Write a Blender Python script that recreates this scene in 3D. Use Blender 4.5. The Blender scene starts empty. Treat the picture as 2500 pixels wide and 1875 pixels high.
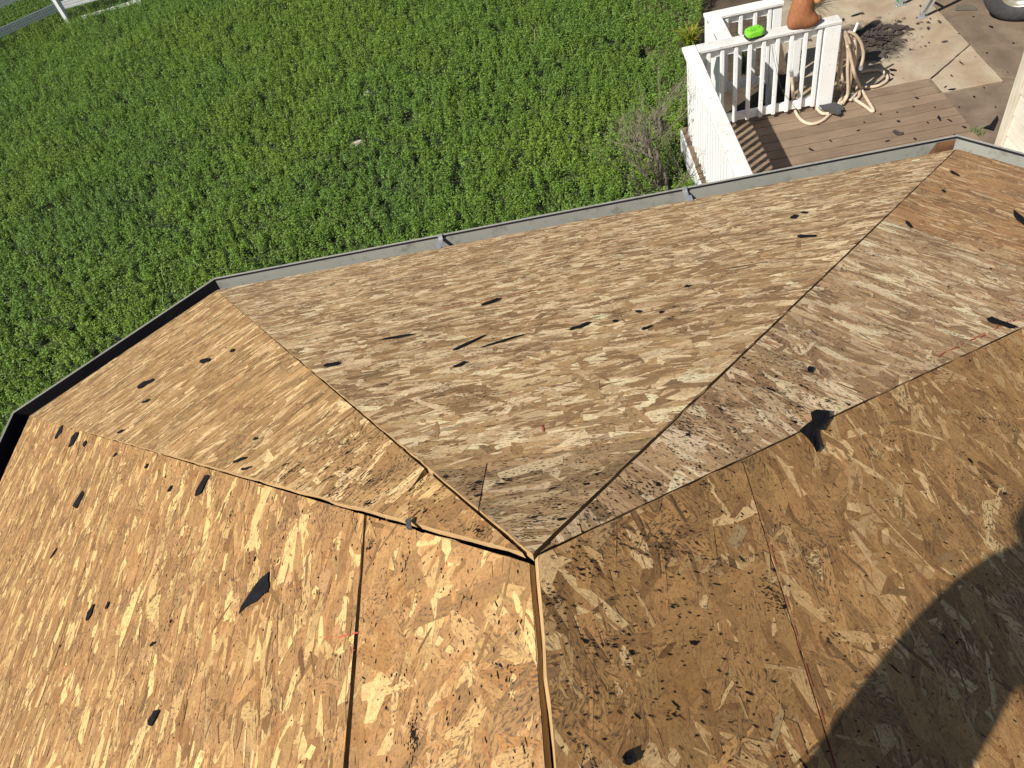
import bpy, math, random
import numpy as np
from mathutils import Vector, Matrix
from math import sin, cos, radians, pi, hypot
random.seed(7); rng = np.random.default_rng(7)
SC = bpy.context.scene
COL = SC.collection

# ---------------------------------------------------------------- camera, sky, sun, exposure
CAM = np.array([0.1067, -0.4372, 5.0])          # metres; z = 0 is the deck, y runs along the ridge
F_PX, NAD = 1894.69, (1730.97, 2539.02)         # focal length and nadir point in photo pixels (2500 wide)
CC = np.array([1250.0, 937.5]); YAW = -0.1645
def _basis():
    d = np.array([NAD[0]-CC[0], NAD[1]-CC[1], F_PX]); up = -d/np.linalg.norm(d)
    fw = np.array([0, 0, 1.0]); fh = fw-up*fw.dot(up); fh /= np.linalg.norm(fh)
    r = np.cross(fh, up); r = r if r[0] > 0 else -r
    M = np.array([r, fh, up])
    cy, sy = cos(YAW), sin(YAW)
    return np.array([[cy, sy, 0], [-sy, cy, 0], [0, 0, 1]]) @ M
RM = _basis()                                    # photo-camera axes (x right, y down, z ahead) -> world
cam_d = bpy.data.cameras.new('camera'); cam = bpy.data.objects.new('camera', cam_d); COL.objects.link(cam)
m = Matrix.Identity(4)
for i in range(3):
    m[i][0] = RM[i, 0]; m[i][1] = -RM[i, 1]; m[i][2] = -RM[i, 2]; m[i][3] = CAM[i]
cam.matrix_world = m
cam_d.sensor_width = 36; cam_d.lens = 36*F_PX/2500; cam_d.clip_start = 0.02; cam_d.clip_end = 400
SC.camera = cam

SUN_AZ, SUN_EL = radians(36), radians(45.6)      # light travels towards +x,+y
TO_SUN = Vector((-cos(SUN_AZ)*cos(SUN_EL), -sin(SUN_AZ)*cos(SUN_EL), sin(SUN_EL)))
W = bpy.data.worlds.new('World'); SC.world = W; W.use_nodes = True
nt = W.node_tree; bg = nt.nodes['Background']
sky = nt.nodes.new('ShaderNodeTexSky'); sky.sky_type = 'NISHITA'; sky.sun_disc = False
sky.sun_elevation = SUN_EL; sky.sun_rotation = math.atan2(TO_SUN.x, TO_SUN.y)
nt.links.new(sky.outputs[0], bg.inputs[0]); bg.inputs[1].default_value = 0.05
sd = bpy.data.lights.new('sun', 'SUN'); sun = bpy.data.objects.new('sun', sd); COL.objects.link(sun)
sd.energy = 4.9; sd.angle = radians(0.53); sd.color = (1.0, 0.955, 0.88)
sun.rotation_euler = TO_SUN.to_track_quat('Z', 'Y').to_euler()
SC.view_settings.view_transform = 'Standard'; SC.view_settings.look = 'None'
SC.view_settings.exposure = 0.45; SC.view_settings.gamma = 1.0

# ---------------------------------------------------------------- pixel -> place helpers
def ray(px, py): return RM @ np.array([px-CC[0], py-CC[1], F_PX])
def on_z(px, py, z):
    d = ray(px, py); return CAM + d*((z-CAM[2])/d[2])
def on_y(px, py, y):
    d = ray(px, py); return CAM + d*((y-CAM[1])/d[1])
def on_x(px, py, x):
    d = ray(px, py); return CAM + d*((x-CAM[0])/d[0])

# ---------------------------------------------------------------- object helpers
def tag(o, label=None, cat=None, group=None, kind=None):
    if label: o['label'] = label
    if cat: o['category'] = cat
    if group: o['group'] = group
    if kind: o['kind'] = kind
    return o
def empty(name, loc=(0, 0, 0), label=None, cat=None, group=None, kind=None):
    o = bpy.data.objects.new(name, None); o.location = loc; o.empty_display_size = 0.1
    COL.objects.link(o); return tag(o, label, cat, group, kind)
def link(name, me, mat=None, parent=None, smooth=False):
    o = bpy.data.objects.new(name, me); COL.objects.link(o)
    if mat is not None and not me.materials: me.materials.append(mat)
    if smooth: me.polygons.foreach_set('use_smooth', [True]*len(me.polygons))
    if parent is not None:
        o.parent = parent
        pl = Vector((0, 0, 0)); q = parent
        while q is not None: pl += q.location; q = q.parent
        o.location = -pl                         # meshes are written in world coordinates
    return o
def mesh(name, v, f):
    me = bpy.data.meshes.new(name); me.from_pydata([tuple(map(float, p)) for p in v], [], f); me.update(); return me
class MB:
    def __init__(s): s.v = []; s.f = []
    def add(s, v, f):
        k = len(s.v); s.v += [tuple(map(float, p)) for p in v]; s.f += [tuple(i+k for i in q) for q in f]; return s
    def box(s, lo, hi):
        x0, y0, z0 = lo; x1, y1, z1 = hi
        return s.add([(x0,y0,z0),(x1,y0,z0),(x1,y1,z0),(x0,y1,z0),(x0,y0,z1),(x1,y0,z1),(x1,y1,z1),(x0,y1,z1)],
              [(0,3,2,1),(4,5,6,7),(0,1,5,4),(1,2,6,5),(2,3,7,6),(3,0,4,7)])
    def bbox(s, lo, hi, b=0.004):                # box with chamfered edges
        x0,y0,z0 = lo; x1,y1,z1 = hi; v = []; idx = {}
        for i, X in enumerate((x0, x1)):
            for j, Y in enumerate((y0, y1)):
                for k, Z in enumerate((z0, z1)):
                    sx, sy, sz = (1, -1)[i]*b, (1, -1)[j]*b, (1, -1)[k]*b
                    for a, p in enumerate(((X, Y+sy, Z+sz), (X+sx, Y, Z+sz), (X+sx, Y+sy, Z))):
                        idx[i, j, k, a] = len(v); v.append(p)
        f = []
        I = idx
        for i in (0, 1): q = [I[i,0,0,0], I[i,1,0,0], I[i,1,1,0], I[i,0,1,0]]; f.append(q if i else q[::-1])
        for j in (0, 1): q = [I[0,j,0,1], I[0,j,1,1], I[1,j,1,1], I[1,j,0,1]]; f.append(q if j else q[::-1])
        for k in (0, 1): q = [I[0,0,k,2], I[1,0,k,2], I[1,1,k,2], I[0,1,k,2]]; f.append(q if k else q[::-1])
        for j in (0, 1):
            for k in (0, 1): q = [I[0,j,k,1], I[1,j,k,1], I[1,j,k,2], I[0,j,k,2]]; f.append(q if (j+k) % 2 == 0 else q[::-1])
        for i in (0, 1):
            for k in (0, 1): q = [I[i,0,k,0], I[i,0,k,2], I[i,1,k,2], I[i,1,k,0]]; f.append(q if (i+k) % 2 == 0 else q[::-1])
        for i in (0, 1):
            for j in (0, 1): q = [I[i,j,0,0], I[i,j,0,1], I[i,j,1,1], I[i,j,1,0]]; f.append(q if (i+j) % 2 == 0 else q[::-1])
        for i in (0, 1):
            for j in (0, 1):
                for k in (0, 1):
                    q = [I[i,j,k,0], I[i,j,k,1], I[i,j,k,2]]; f.append(q if (i+j+k) % 2 else q[::-1])
        return s.add(v, f)
    def tube(s, pts, r, n=8, cap=True):
        P = [Vector(p) for p in pts]; k0 = len(s.v); N = len(P)
        rr = r if hasattr(r, '__len__') else [r]*N
        t0 = (P[1]-P[0]).normalized(); a = t0.orthogonal().normalized()
        for i in range(N):
            t = (P[min(i+1, N-1)]-P[max(i-1, 0)]); t = t.normalized() if t.length > 1e-9 else t0
            a = (a-t*a.dot(t)); a = a.normalized() if a.length > 1e-6 else t.orthogonal().normalized()
            b = t.cross(a)
            for j in range(n):
                w = 2*pi*j/n; s.v.append(tuple(P[i]+(a*cos(w)+b*sin(w))*rr[i]))
        for i in range(N-1):
            for j in range(n):
                j2 = (j+1) % n; s.f.append((k0+i*n+j, k0+i*n+j2, k0+(i+1)*n+j2, k0+(i+1)*n+j))
        if cap:
            s.f.append(tuple(k0+j for j in range(n))[::-1]); s.f.append(tuple(k0+(N-1)*n+j for j in range(n)))
        return s
    def xf(s, M):
        s.v = [tuple(M @ Vector(p)) for p in s.v]; return s
    def obj(s, name, mat, parent=None, smooth=False):
        return link(name, mesh(name, s.v, s.f), mat, parent, smooth)
def spline(pts, k=8):
    P = [Vector(p) for p in pts]; P = [P[0]*2-P[1]]+P+[P[-1]*2-P[-2]]; out = []
    for i in range(1, len(P)-2):
        a, b, c, d = P[i-1:i+3]
        for j in range(k):
            t = j/k; out.append(((b*2)+(c-a)*t+(a*2-b*5+c*4-d)*t*t+(b*3-a-c*3+d)*t**3)*0.5)
    out.append(P[-2]); return out
def lathe(prof, n=24):
    mb = MB(); v = []; f = []; k = len(prof)
    for j in range(n):
        w = 2*pi*j/n
        for r, z in prof: v.append((r*cos(w), r*sin(w), z))
    for j in range(n):
        j2 = (j+1) % n
        for i in range(k-1): f.append((j*k+i, j2*k+i, j2*k+i+1, j*k+i+1))
    return mb.add(v, f)

# ---------------------------------------------------------------- materials
def nodemat(name):
    m = bpy.data.materials.new(name); m.use_nodes = True; t = m.node_tree
    return m, t, t.nodes['Principled BSDF']
def N(t, typ, **kw):
    n = t.nodes.new(typ)
    for k, v in kw.items():
        if k == 'inp':
            for a, b in v.items(): n.inputs[a].default_value = b
        else: setattr(n, k, v)
    return n
def ramp(t, fac, stops):
    r = N(t, 'ShaderNodeValToRGB'); e = r.color_ramp.elements
    while len(e) < len(stops): e.new(0.5)
    for x, (p, c) in zip(e, stops): x.position = p; x.color = (*c, 1) if len(c) == 3 else c
    t.links.new(fac, r.inputs[0]); return r.outputs[0]
def mixc(t, fac, a, b, mode='MIX'):
    n = N(t, 'ShaderNodeMix', data_type='RGBA', blend_type=mode)
    for s, v in ((0, fac), (6, a), (7, b)):
        if hasattr(v, 'is_output'): t.links.new(v, n.inputs[s])
        else: n.inputs[s].default_value = v if s == 0 else (*v, 1)
    return n.outputs[2]
def coords(t, scale=(1, 1, 1), kind='Object'):
    c = N(t, 'ShaderNodeTexCoord'); mp = N(t, 'ShaderNodeMapping'); mp.inputs['Scale'].default_value = scale
    t.links.new(c.outputs[kind], mp.inputs[0]); return mp.outputs[0]
def noise(t, vec, scale, detail=4, rough=0.55, dist=0.0):
    n = N(t, 'ShaderNodeTexNoise', inp={'Scale': scale, 'Detail': detail, 'Roughness': rough, 'Distortion': dist})
    t.links.new(vec, n.inputs['Vector']); return n.outputs['Fac']
def bump(t, b, h, strength, dist):
    n = N(t, 'ShaderNodeBump', inp={'Strength': strength, 'Distance': dist}); t.links.new(h, n.inputs['Height']); t.links.new(n.outputs[0], b.inputs['Normal'])
def simple(name, c, rough=0.6, var=0.15, scale=8.0, metal=0.0, bstr=0.15, bscale=60.0, bdist=0.002, stretch=(1, 1, 1), dirt=None, spec=0.4):
    m, t, b = nodemat(name); v = coords(t, stretch)
    n = noise(t, v, scale)
    lo = tuple(x*(1-var) for x in c); hi = tuple(min(1, x*(1+var)) for x in c)
    col = ramp(t, n, [(0.3, lo), (0.7, hi)])
    if dirt:
        d = noise(t, v, dirt[1], 6, 0.65); fac = ramp(t, d, [(dirt[2], (0, 0, 0)), (dirt[3], (1, 1, 1))])
        col = mixc(t, fac, col, dirt[0])
    t.links.new(col, b.inputs['Base Color']); b.inputs['Roughness'].default_value = rough; b.inputs['Metallic'].default_value = metal
    b.inputs['Specular IOR Level'].default_value = spec
    if bstr: bump(t, b, noise(t, v, bscale, 5), bstr, bdist)
    return m
def osb_strand_mat():
    m, t, b = nodemat('osb_strands')
    at = N(t, 'ShaderNodeAttribute', attribute_name='Col')
    uv = coords(t, (1, 1, 1), 'UV')
    mp = N(t, 'ShaderNodeMapping'); mp.inputs['Scale'].default_value = (45, 300, 1); t.links.new(uv, mp.inputs[0])
    g = noise(t, mp.outputs[0], 1.0, 4, 0.6)
    g2 = ramp(t, g, [(0.20, (0.45, 0.39, 0.32)), (0.34, (0.92, 0.90, 0.88)), (0.55, (1.02, 1.02, 1.01)), (0.8, (1.10, 1.09, 1.07))])
    col = mixc(t, 1.0, at.outputs['Color'], g2, 'MULTIPLY')
    ob = coords(t)
    big = noise(t, ob, 1.7, 3); col = mixc(t, 1.0, col, ramp(t, big, [(0.3, (0.9, 0.88, 0.85)), (0.7, (1.08, 1.08, 1.07))]), 'MULTIPLY')
    mo = noise(t, ob, 75, 4, 0.65); col = mixc(t, 1.0, col, ramp(t, mo, [(0.28, (0.82, 0.79, 0.75)), (0.5, (1, 1, 1)), (0.72, (1.08, 1.08, 1.07))]), 'MULTIPLY')
    fi = noise(t, ob, 260, 3, 0.7); col = mixc(t, 1.0, col, ramp(t, fi, [(0.30, (0.66, 0.61, 0.55)), (0.46, (0.98, 0.98, 0.97)), (0.70, (1.16, 1.15, 1.13))]), 'MULTIPLY')
    mp2 = N(t, 'ShaderNodeMapping'); mp2.inputs['Scale'].default_value = (90, 260, 1); t.links.new(uv, mp2.inputs[0])
    sp = noise(t, mp2.outputs[0], 1.0, 3, 0.6)
    dens = noise(t, ob, 9.0, 3)
    ad = N(t, 'ShaderNodeMath', operation='MULTIPLY_ADD'); t.links.new(dens, ad.inputs[0]); ad.inputs[1].default_value = 0.5; t.links.new(sp, ad.inputs[2])
    fac = ramp(t, ad.outputs[0], [(0.82, (0, 0, 0)), (0.90, (0.8, 0.8, 0.8))])
    col = mixc(t, fac, col, (0.09, 0.055, 0.03))
    t.links.new(col, b.inputs['Base Color']); b.inputs['Roughness'].default_value = 0.62; b.inputs['Specular IOR Level'].default_value = 0.35
    bump(t, b, g, 0.5, 0.0012)
    return m
def wood_mat(name, c, stretch, dark=0.5, scale=6, rough=0.75, bdist=0.003, spots=None):
    m, t, b = nodemat(name); v = coords(t, stretch)
    n = noise(t, v, scale, 6, 0.6, 0.4)
    col = ramp(t, n, [(0.25, tuple(x*dark for x in c)), (0.5, c), (0.8, tuple(min(1, x*1.25) for x in c))])
    w = noise(t, coords(t), 2.3, 4); col = mixc(t, 1.0, col, ramp(t, w, [(0.3, (0.82, 0.8, 0.78)), (0.7, (1.1, 1.1, 1.1))]), 'MULTIPLY')
    oi_ = N(t, 'ShaderNodeObjectInfo'); col = mixc(t, 1.0, col, ramp(t, oi_.outputs['Random'], [(0.0, (0.86, 0.85, 0.84)), (1.0, (1.1, 1.1, 1.1))]), 'MULTIPLY')
    if spots:
        s = noise(t, coords(t), spots[1], 3, 0.6); col = mixc(t, ramp(t, s, [(spots[2], (0, 0, 0)), (spots[2]+0.05, (1, 1, 1))]), col, spots[0])
    t.links.new(col, b.inputs['Base Color']); b.inputs['Roughness'].default_value = rough
    bump(t, b, n, 0.5, bdist); return m
def leaf_mat(name, rough=0.5, trans=0.22):
    m = bpy.data.materials.new(name); m.use_nodes = True; t = m.node_tree; b = t.nodes['Principled BSDF']
    at = N(t, 'ShaderNodeAttribute', attribute_name='Col')
    t.links.new(at.outputs['Color'], b.inputs['Base Color']); b.inputs['Roughness'].default_value = rough; b.inputs['Specular IOR Level'].default_value = 0.25
    tr = N(t, 'ShaderNodeBsdfTranslucent'); br = N(t, 'ShaderNodeMix', data_type='RGBA', blend_type='MULTIPLY'); br.inputs[0].default_value = 1
    t.links.new(at.outputs['Color'], br.inputs[6]); br.inputs[7].default_value = (1.5, 1.7, 0.6, 1); t.links.new(br.outputs[2], tr.inputs[0])
    mx = N(t, 'ShaderNodeMixShader'); mx.inputs[0].default_value = trans
    t.links.new(b.outputs[0], mx.inputs[1]); t.links.new(tr.outputs[0], mx.inputs[2]); t.links.new(mx.outputs[0], t.nodes['Material Output'].inputs[0])
    return m
def concrete_mat(name, c, stain, stain_scale=1.6, lo=0.45, hi=0.75, stain_at=None):
    m, t, b = nodemat(name); v = coords(t)
    n = noise(t, v, 3.0, 8, 0.62, 0.3); f = noise(t, v, 90, 4, 0.7)
    col = ramp(t, n, [(0.25, tuple(x*0.72 for x in c)), (0.5, c), (0.78, tuple(min(1, x*1.18) for x in c))])
    col = mixc(t, 1.0, col, ramp(t, f, [(0.3, (0.72, 0.7, 0.68)), (0.55, (1, 1, 1)), (0.8, (1.1, 1.1, 1.1))]), 'MULTIPLY')
    s = noise(t, v, stain_scale, 5, 0.6, 0.5); col = mixc(t, ramp(t, s, [(lo, (0, 0, 0)), (hi, (0.8, 0.8, 0.8))]), col, stain)
    sp = noise(t, v, 26, 2, 0.5); col = mixc(t, ramp(t, sp, [(0.72, (0, 0, 0)), (0.75, (1, 1, 1))]), col, (0.05, 0.04, 0.033))
    if stain_at:                                  # wet leaf stain with a ragged outline
        dn_ = N(t, 'ShaderNodeVectorMath', operation='DISTANCE'); t.links.new(v, dn_.inputs[0]); dn_.inputs[1].default_value = (stain_at[0], stain_at[1], -0.01)
        ra = noise(t, v, 7, 6, 0.7, 1.0); mm = N(t, 'ShaderNodeMath', operation='MULTIPLY_ADD'); t.links.new(ra, mm.inputs[0]); mm.inputs[1].default_value = -0.75; t.links.new(dn_.outputs['Value'], mm.inputs[2])
        col = mixc(t, ramp(t, mm.outputs[0], [(0.0, (0.92, 0.92, 0.92)), (0.14, (0, 0, 0))]), col, (0.055, 0.04, 0.032))
    t.links.new(col, b.inputs['Base Color']); b.inputs['Roughness'].default_value = 0.9
    bump(t, b, f, 0.5, 0.003); return m
MAT = {}
MAT['strand'] = osb_strand_mat()
MAT['osb_edge'] = wood_mat('osb_edge', (0.50, 0.33, 0.15), (1, 1, 25), 0.45, 30, 0.85, 0.002)
MAT['osb_edge_dark'] = wood_mat('weathered_osb_edge', (0.13, 0.085, 0.05), (1, 1, 25), 0.45, 30, 0.9, 0.002)
MAT['sub'] = simple('rafter_wood', (0.07, 0.035, 0.02), 0.85, 0.3, 12)  # near-black wood tone, standing in for shade inside the open joints
MAT['ridge'] = wood_mat('ridge_timber', (0.26, 0.115, 0.055), (30, 4, 30), 0.6, 3)
MAT['felt'] = simple('roofing_felt', (0.010, 0.010, 0.0125), 0.9, 0.35, 40, bstr=0.5, bscale=220, bdist=0.002, dirt=((0.09, 0.08, 0.07), 300, 0.72, 0.78), spec=0.12)
MAT['tar'] = simple('tar', (0.013, 0.010, 0.009), 0.9, 0.3, 60, bstr=0.0, spec=0.1)
MAT['chalk'] = simple('red_chalk', (0.42, 0.07, 0.045), 0.9, 0.35, 90, bstr=0)
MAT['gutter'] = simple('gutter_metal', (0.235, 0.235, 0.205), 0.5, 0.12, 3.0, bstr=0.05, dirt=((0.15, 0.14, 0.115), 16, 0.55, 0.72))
MAT['gutter_shade'] = simple('shaded_gutter', (0.016, 0.014, 0.017), 0.7, 0.3, 5.0, bstr=0.1, spec=0.15)  # near-black colour standing in for shade inside the gutter
MAT['rust'] = simple('rust', (0.15, 0.07, 0.03), 0.9, 0.5, 20, bstr=0.3)
MAT['galv'] = simple('galvanised', (0.45, 0.46, 0.47), 0.4, 0.15, 20, metal=0.6)
MAT['drip'] = simple('drip_edge', (0.075, 0.07, 0.066), 0.8, 0.5, 12, bstr=0.3, dirt=((0.2, 0.18, 0.15), 30, 0.6, 0.7))
MAT['white'] = simple('white_paint', (0.80, 0.80, 0.78), 0.55, 0.035, 5, bstr=0.2, bscale=40, bdist=0.002, dirt=((0.45, 0.40, 0.33), 26, 0.62, 0.74))
MAT['whitewood'] = wood_mat('weathered_white_paint', (0.74, 0.73, 0.70), (3, 30, 30), 0.72, 4, 0.6, 0.003, ((0.36, 0.29, 0.22), 20, 0.64))
MAT['wingwall'] = wood_mat('cream_siding', (0.66, 0.62, 0.53), (8, 1.5, 40), 0.85, 3, 0.6, 0.004)
MAT['trim'] = wood_mat('cream_trim', (0.63, 0.58, 0.47), (20, 20, 1.5), 0.88, 3, 0.6, 0.003)
MAT['deck'] = wood_mat('deck_boards', (0.215, 0.152, 0.101), (1.6, 26, 10), 0.62, 3, 0.8, 0.004, ((0.055, 0.04, 0.03), 30, 0.70))
MAT['conc'] = concrete_mat('concrete', (0.385, 0.315, 0.222), (0.26, 0.165, 0.095), 2.1, 0.42, 0.72, stain_at=(3.80, 8.18, 0.55))
MAT['conc2'] = concrete_mat('brown_concrete', (0.20, 0.148, 0.10), (0.10, 0.068, 0.045), 2.6, 0.40, 0.68)
MAT['soil'] = simple('soil', (0.075, 0.055, 0.035), 0.95, 0.5, 3, bstr=0.6, bscale=30, bdist=0.03)
MAT['lawn_base'] = simple('lawn_underlayer', (0.018, 0.026, 0.008), 0.95, 0.5, 5, bstr=0.6, bscale=30, bdist=0.03)
MAT['leaf'] = leaf_mat('clover_leaf')
MAT['twig'] = simple('bare_twig', (0.15, 0.122, 0.095), 0.85, 0.35, 30)
MAT['pale'] = simple('pale_dry_earth', (0.52, 0.44, 0.36), 0.95, 0.25, 20, bstr=0.6, bscale=50, bdist=0.01)
MAT['hose'] = simple('tan_hose', (0.56, 0.44, 0.32), 0.42, 0.1, 14, bstr=0.1, dirt=((0.3, 0.22, 0.15), 20, 0.62, 0.75))
MAT['plastic_w'] = simple('white_plastic', (0.75, 0.74, 0.7), 0.4, 0.05)
MAT['black'] = simple('black_plastic', (0.012, 0.012, 0.014), 0.5, 0.2)
MAT['lime'] = simple('lime_plastic', (0.17, 0.50, 0.03), 0.45, 0.08, 20, bstr=0.1)
MAT['carved'] = wood_mat('carved_brown_wood', (0.30, 0.115, 0.045), (14, 14, 3), 0.6, 5, 0.8, 0.006)
MAT['cutend'] = simple('cut_wood', (0.52, 0.28, 0.12), 0.8, 0.15, 10)
MAT['alu'] = simple('aluminium', (0.58, 0.59, 0.6), 0.42, 0.12, 14, metal=0.75, stretch=(1, 1, 0.2))
MAT['green_tape'] = simple('green_tape', (0.02, 0.25, 0.12), 0.5, 0.2)
MAT['tyre'] = simple('tyre_rubber', (0.045, 0.045, 0.047), 0.75, 0.25, 20, bstr=0.4)
MAT['rim'] = simple('chrome_rim', (0.55, 0.52, 0.44), 0.32, 0.25, 18, metal=0.7)
MAT['truck'] = simple('vehicle_paint', (0.55, 0.55, 0.54), 0.35, 0.04)
MAT['litter'] = simple('dead_leaves', (0.05, 0.036, 0.03), 0.9, 0.5, 30)
MAT['shingle'] = simple('shingle', (0.055, 0.055, 0.055), 0.9, 0.25, 60, bstr=0.6, bscale=400, bdist=0.003)
MAT['shingle2'] = simple('olive_shingle', (0.115, 0.10, 0.075), 0.9, 0.2, 60, bstr=0.6, bscale=400, bdist=0.003)
MAT['wire'] = simple('fence_wire', (0.06, 0.06, 0.065), 0.5, 0.2, metal=0.5)
MAT['weed'] = leaf_mat('grass_blade', 0.5, 0.25)
MAT['mat'] = simple('woven_mat', (0.30, 0.25, 0.18), 0.9, 0.2, 40)
MAT['skin'] = simple('skin', (0.45, 0.25, 0.17), 0.55, 0.1)
MAT['jacket'] = simple('dark_jacket', (0.03, 0.04, 0.06), 0.85, 0.25)
MAT['jeans'] = simple('jeans', (0.05, 0.07, 0.12), 0.9, 0.25)
MAT['hair'] = simple('brown_hair', (0.03, 0.018, 0.01), 0.6, 0.3)
# ---------------------------------------------------------------- the house and its stripped roof
ZE, ZT = 2.70, 4.188
YB = -3.4
A, B, C, D = (Vector((-2.4265, 1.858, ZE)), Vector((-1.6606, 2.491, ZE)), Vector((1.843, 2.491, ZE)), Vector((2.524, 1.726, ZE)))
T = Vector((0, 0, ZT)); R_ = Vector((0, YB, ZT)); BL = Vector((-2.4265, YB, ZE)); BR = Vector((2.524, YB, ZE))
class Face:
    def __init__(s, p0, p1, top):
        s.o = p0.copy(); s.e = (p1-p0).normalized(); n = s.e.cross(top-p0).normalized(); s.n = n; s.d = n.cross(s.e)
        s.L = (p1-p0).length
    def to2(s, p): q = Vector(p)-s.o; return (q.dot(s.e), q.dot(s.d))
    def to3(s, a, h=0.0): return s.o+s.e*float(a[0])+s.d*float(a[1])+s.n*float(h)
    def px(s, x, y):
        d = ray(x, y); n = np.array(s.n); t = (np.array(s.o)-CAM) @ n/(d @ n); return s.to2(CAM+d*t)
F1, F2, F3, F4, F5 = Face(A, BL, T), Face(B, A, T), Face(C, B, T), Face(D, C, T), Face(BR, D, T)
def clip(poly, p, q):                            # keep the part left of p->q
    out = []; dx, dy = q[0]-p[0], q[1]-p[1]
    sd_ = [dx*(v[1]-p[1])-dy*(v[0]-p[0]) for v in poly]; n = len(poly)
    for i in range(n):
        a, b = poly[i], poly[(i+1) % n]; sa, sb = sd_[i], sd_[(i+1) % n]
        if sa >= 0: out.append(a)
        if (sa >= 0) != (sb >= 0):
            t = sa/(sa-sb); out.append((a[0]+(b[0]-a[0])*t, a[1]+(b[1]-a[1])*t))
    return out
def off(p, q, g0, g1):                           # shift line p->q to its left
    L = hypot(q[0]-p[0], q[1]-p[1]); nx, ny = -(q[1]-p[1])/L, (q[0]-p[0])/L
    return (p[0]+nx*g0, p[1]+ny*g0), (q[0]+nx*g1, q[1]+ny*g1)
def inset(poly, gaps):
    out = poly
    for i, g in enumerate(gaps):
        if g: out = clip(out, *off(poly[i], poly[(i+1) % len(poly)], *g))
    return out
def cut(poly, p, q, g0, g1=None):
    g1 = g0 if g1 is None else g1
    return clip(poly, *off(p, q, g0/2, g1/2)), clip(poly, *off(q, p, g1/2, g0/2))
def osb_base():
    m, t, b = nodemat('osb_surface'); v = coords(t)
    vo = N(t, 'ShaderNodeTexVoronoi', inp={'Scale': 28.0}); t.links.new(v, vo.inputs['Vector'])
    col = ramp(t, vo.outputs['Color'], [(0.2, (0.27, 0.15, 0.062)), (0.5, (0.36, 0.205, 0.085)), (0.85, (0.46, 0.28, 0.125))])
    fi = noise(t, v, 260, 3, 0.7); col = mixc(t, 1.0, col, ramp(t, fi, [(0.30, (0.6, 0.55, 0.5)), (0.46, (0.98, 0.98, 0.97)), (0.70, (1.16, 1.15, 1.13))]), 'MULTIPLY')
    t.links.new(col, b.inputs['Base Color']); b.inputs['Roughness'].default_value = 0.8; return m
MAT['osb_base'] = osb_base()
TH = 0.0095
def polymesh(name, V, sizes, cols=None, uvs=None):
    me = bpy.data.meshes.new(name); sizes = np.asarray(sizes, dtype=np.int32)
    n = len(V); me.vertices.add(n); me.vertices.foreach_set('co', np.asarray(V, dtype=np.float32).ravel())
    me.loops.add(n); me.loops.foreach_set('vertex_index', np.arange(n, dtype=np.int32))
    me.polygons.add(len(sizes)); st = np.concatenate(([0], np.cumsum(sizes)[:-1])).astype(np.int32)
    me.polygons.foreach_set('loop_start', st); me.polygons.foreach_set('loop_total', sizes)
    if uvs is not None:
        u = me.uv_layers.new(name='UVMap'); u.data.foreach_set('uv', np.asarray(uvs, dtype=np.float32).ravel())
    if cols is not None:
        a = me.color_attributes.new('Col', 'FLOAT_COLOR', 'POINT'); c = np.ones((n, 4), dtype=np.float32); c[:, :3] = cols; a.data.foreach_set('color', c.ravel())
    me.update(calc_edges=True); return me
PAL = {  # mid, light, dark strand colours of the sheets; share of light and dark strands
 'gold':  ((0.335, 0.187, 0.076), (0.60, 0.42, 0.18), (0.25, 0.122, 0.042), 0.12, 0.12),
 'gold2': ((0.355, 0.198, 0.080), (0.60, 0.41, 0.18), (0.28, 0.140, 0.048), 0.13, 0.12),
 'tan':   ((0.40, 0.240, 0.104), (0.70, 0.50, 0.26), (0.28, 0.155, 0.062), 0.15, 0.14),
 'grey':  ((0.49, 0.308, 0.150), (0.88, 0.665, 0.405), (0.30, 0.172, 0.080), 0.23, 0.22),
 'grey2': ((0.37, 0.240, 0.125), (0.62, 0.46, 0.275), (0.24, 0.145, 0.070), 0.14, 0.20),
 'rust':  ((0.52, 0.285, 0.120), (0.80, 0.56, 0.31), (0.37, 0.178, 0.070), 0.11, 0.16),
 'brown': ((0.425, 0.235, 0.090), (0.72, 0.485, 0.235), (0.295, 0.150, 0.054), 0.11, 0.17),
 'pink':  ((0.53, 0.340, 0.178), (0.86, 0.655, 0.41), (0.34, 0.198, 0.098), 0.20, 0.19),
}
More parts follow.
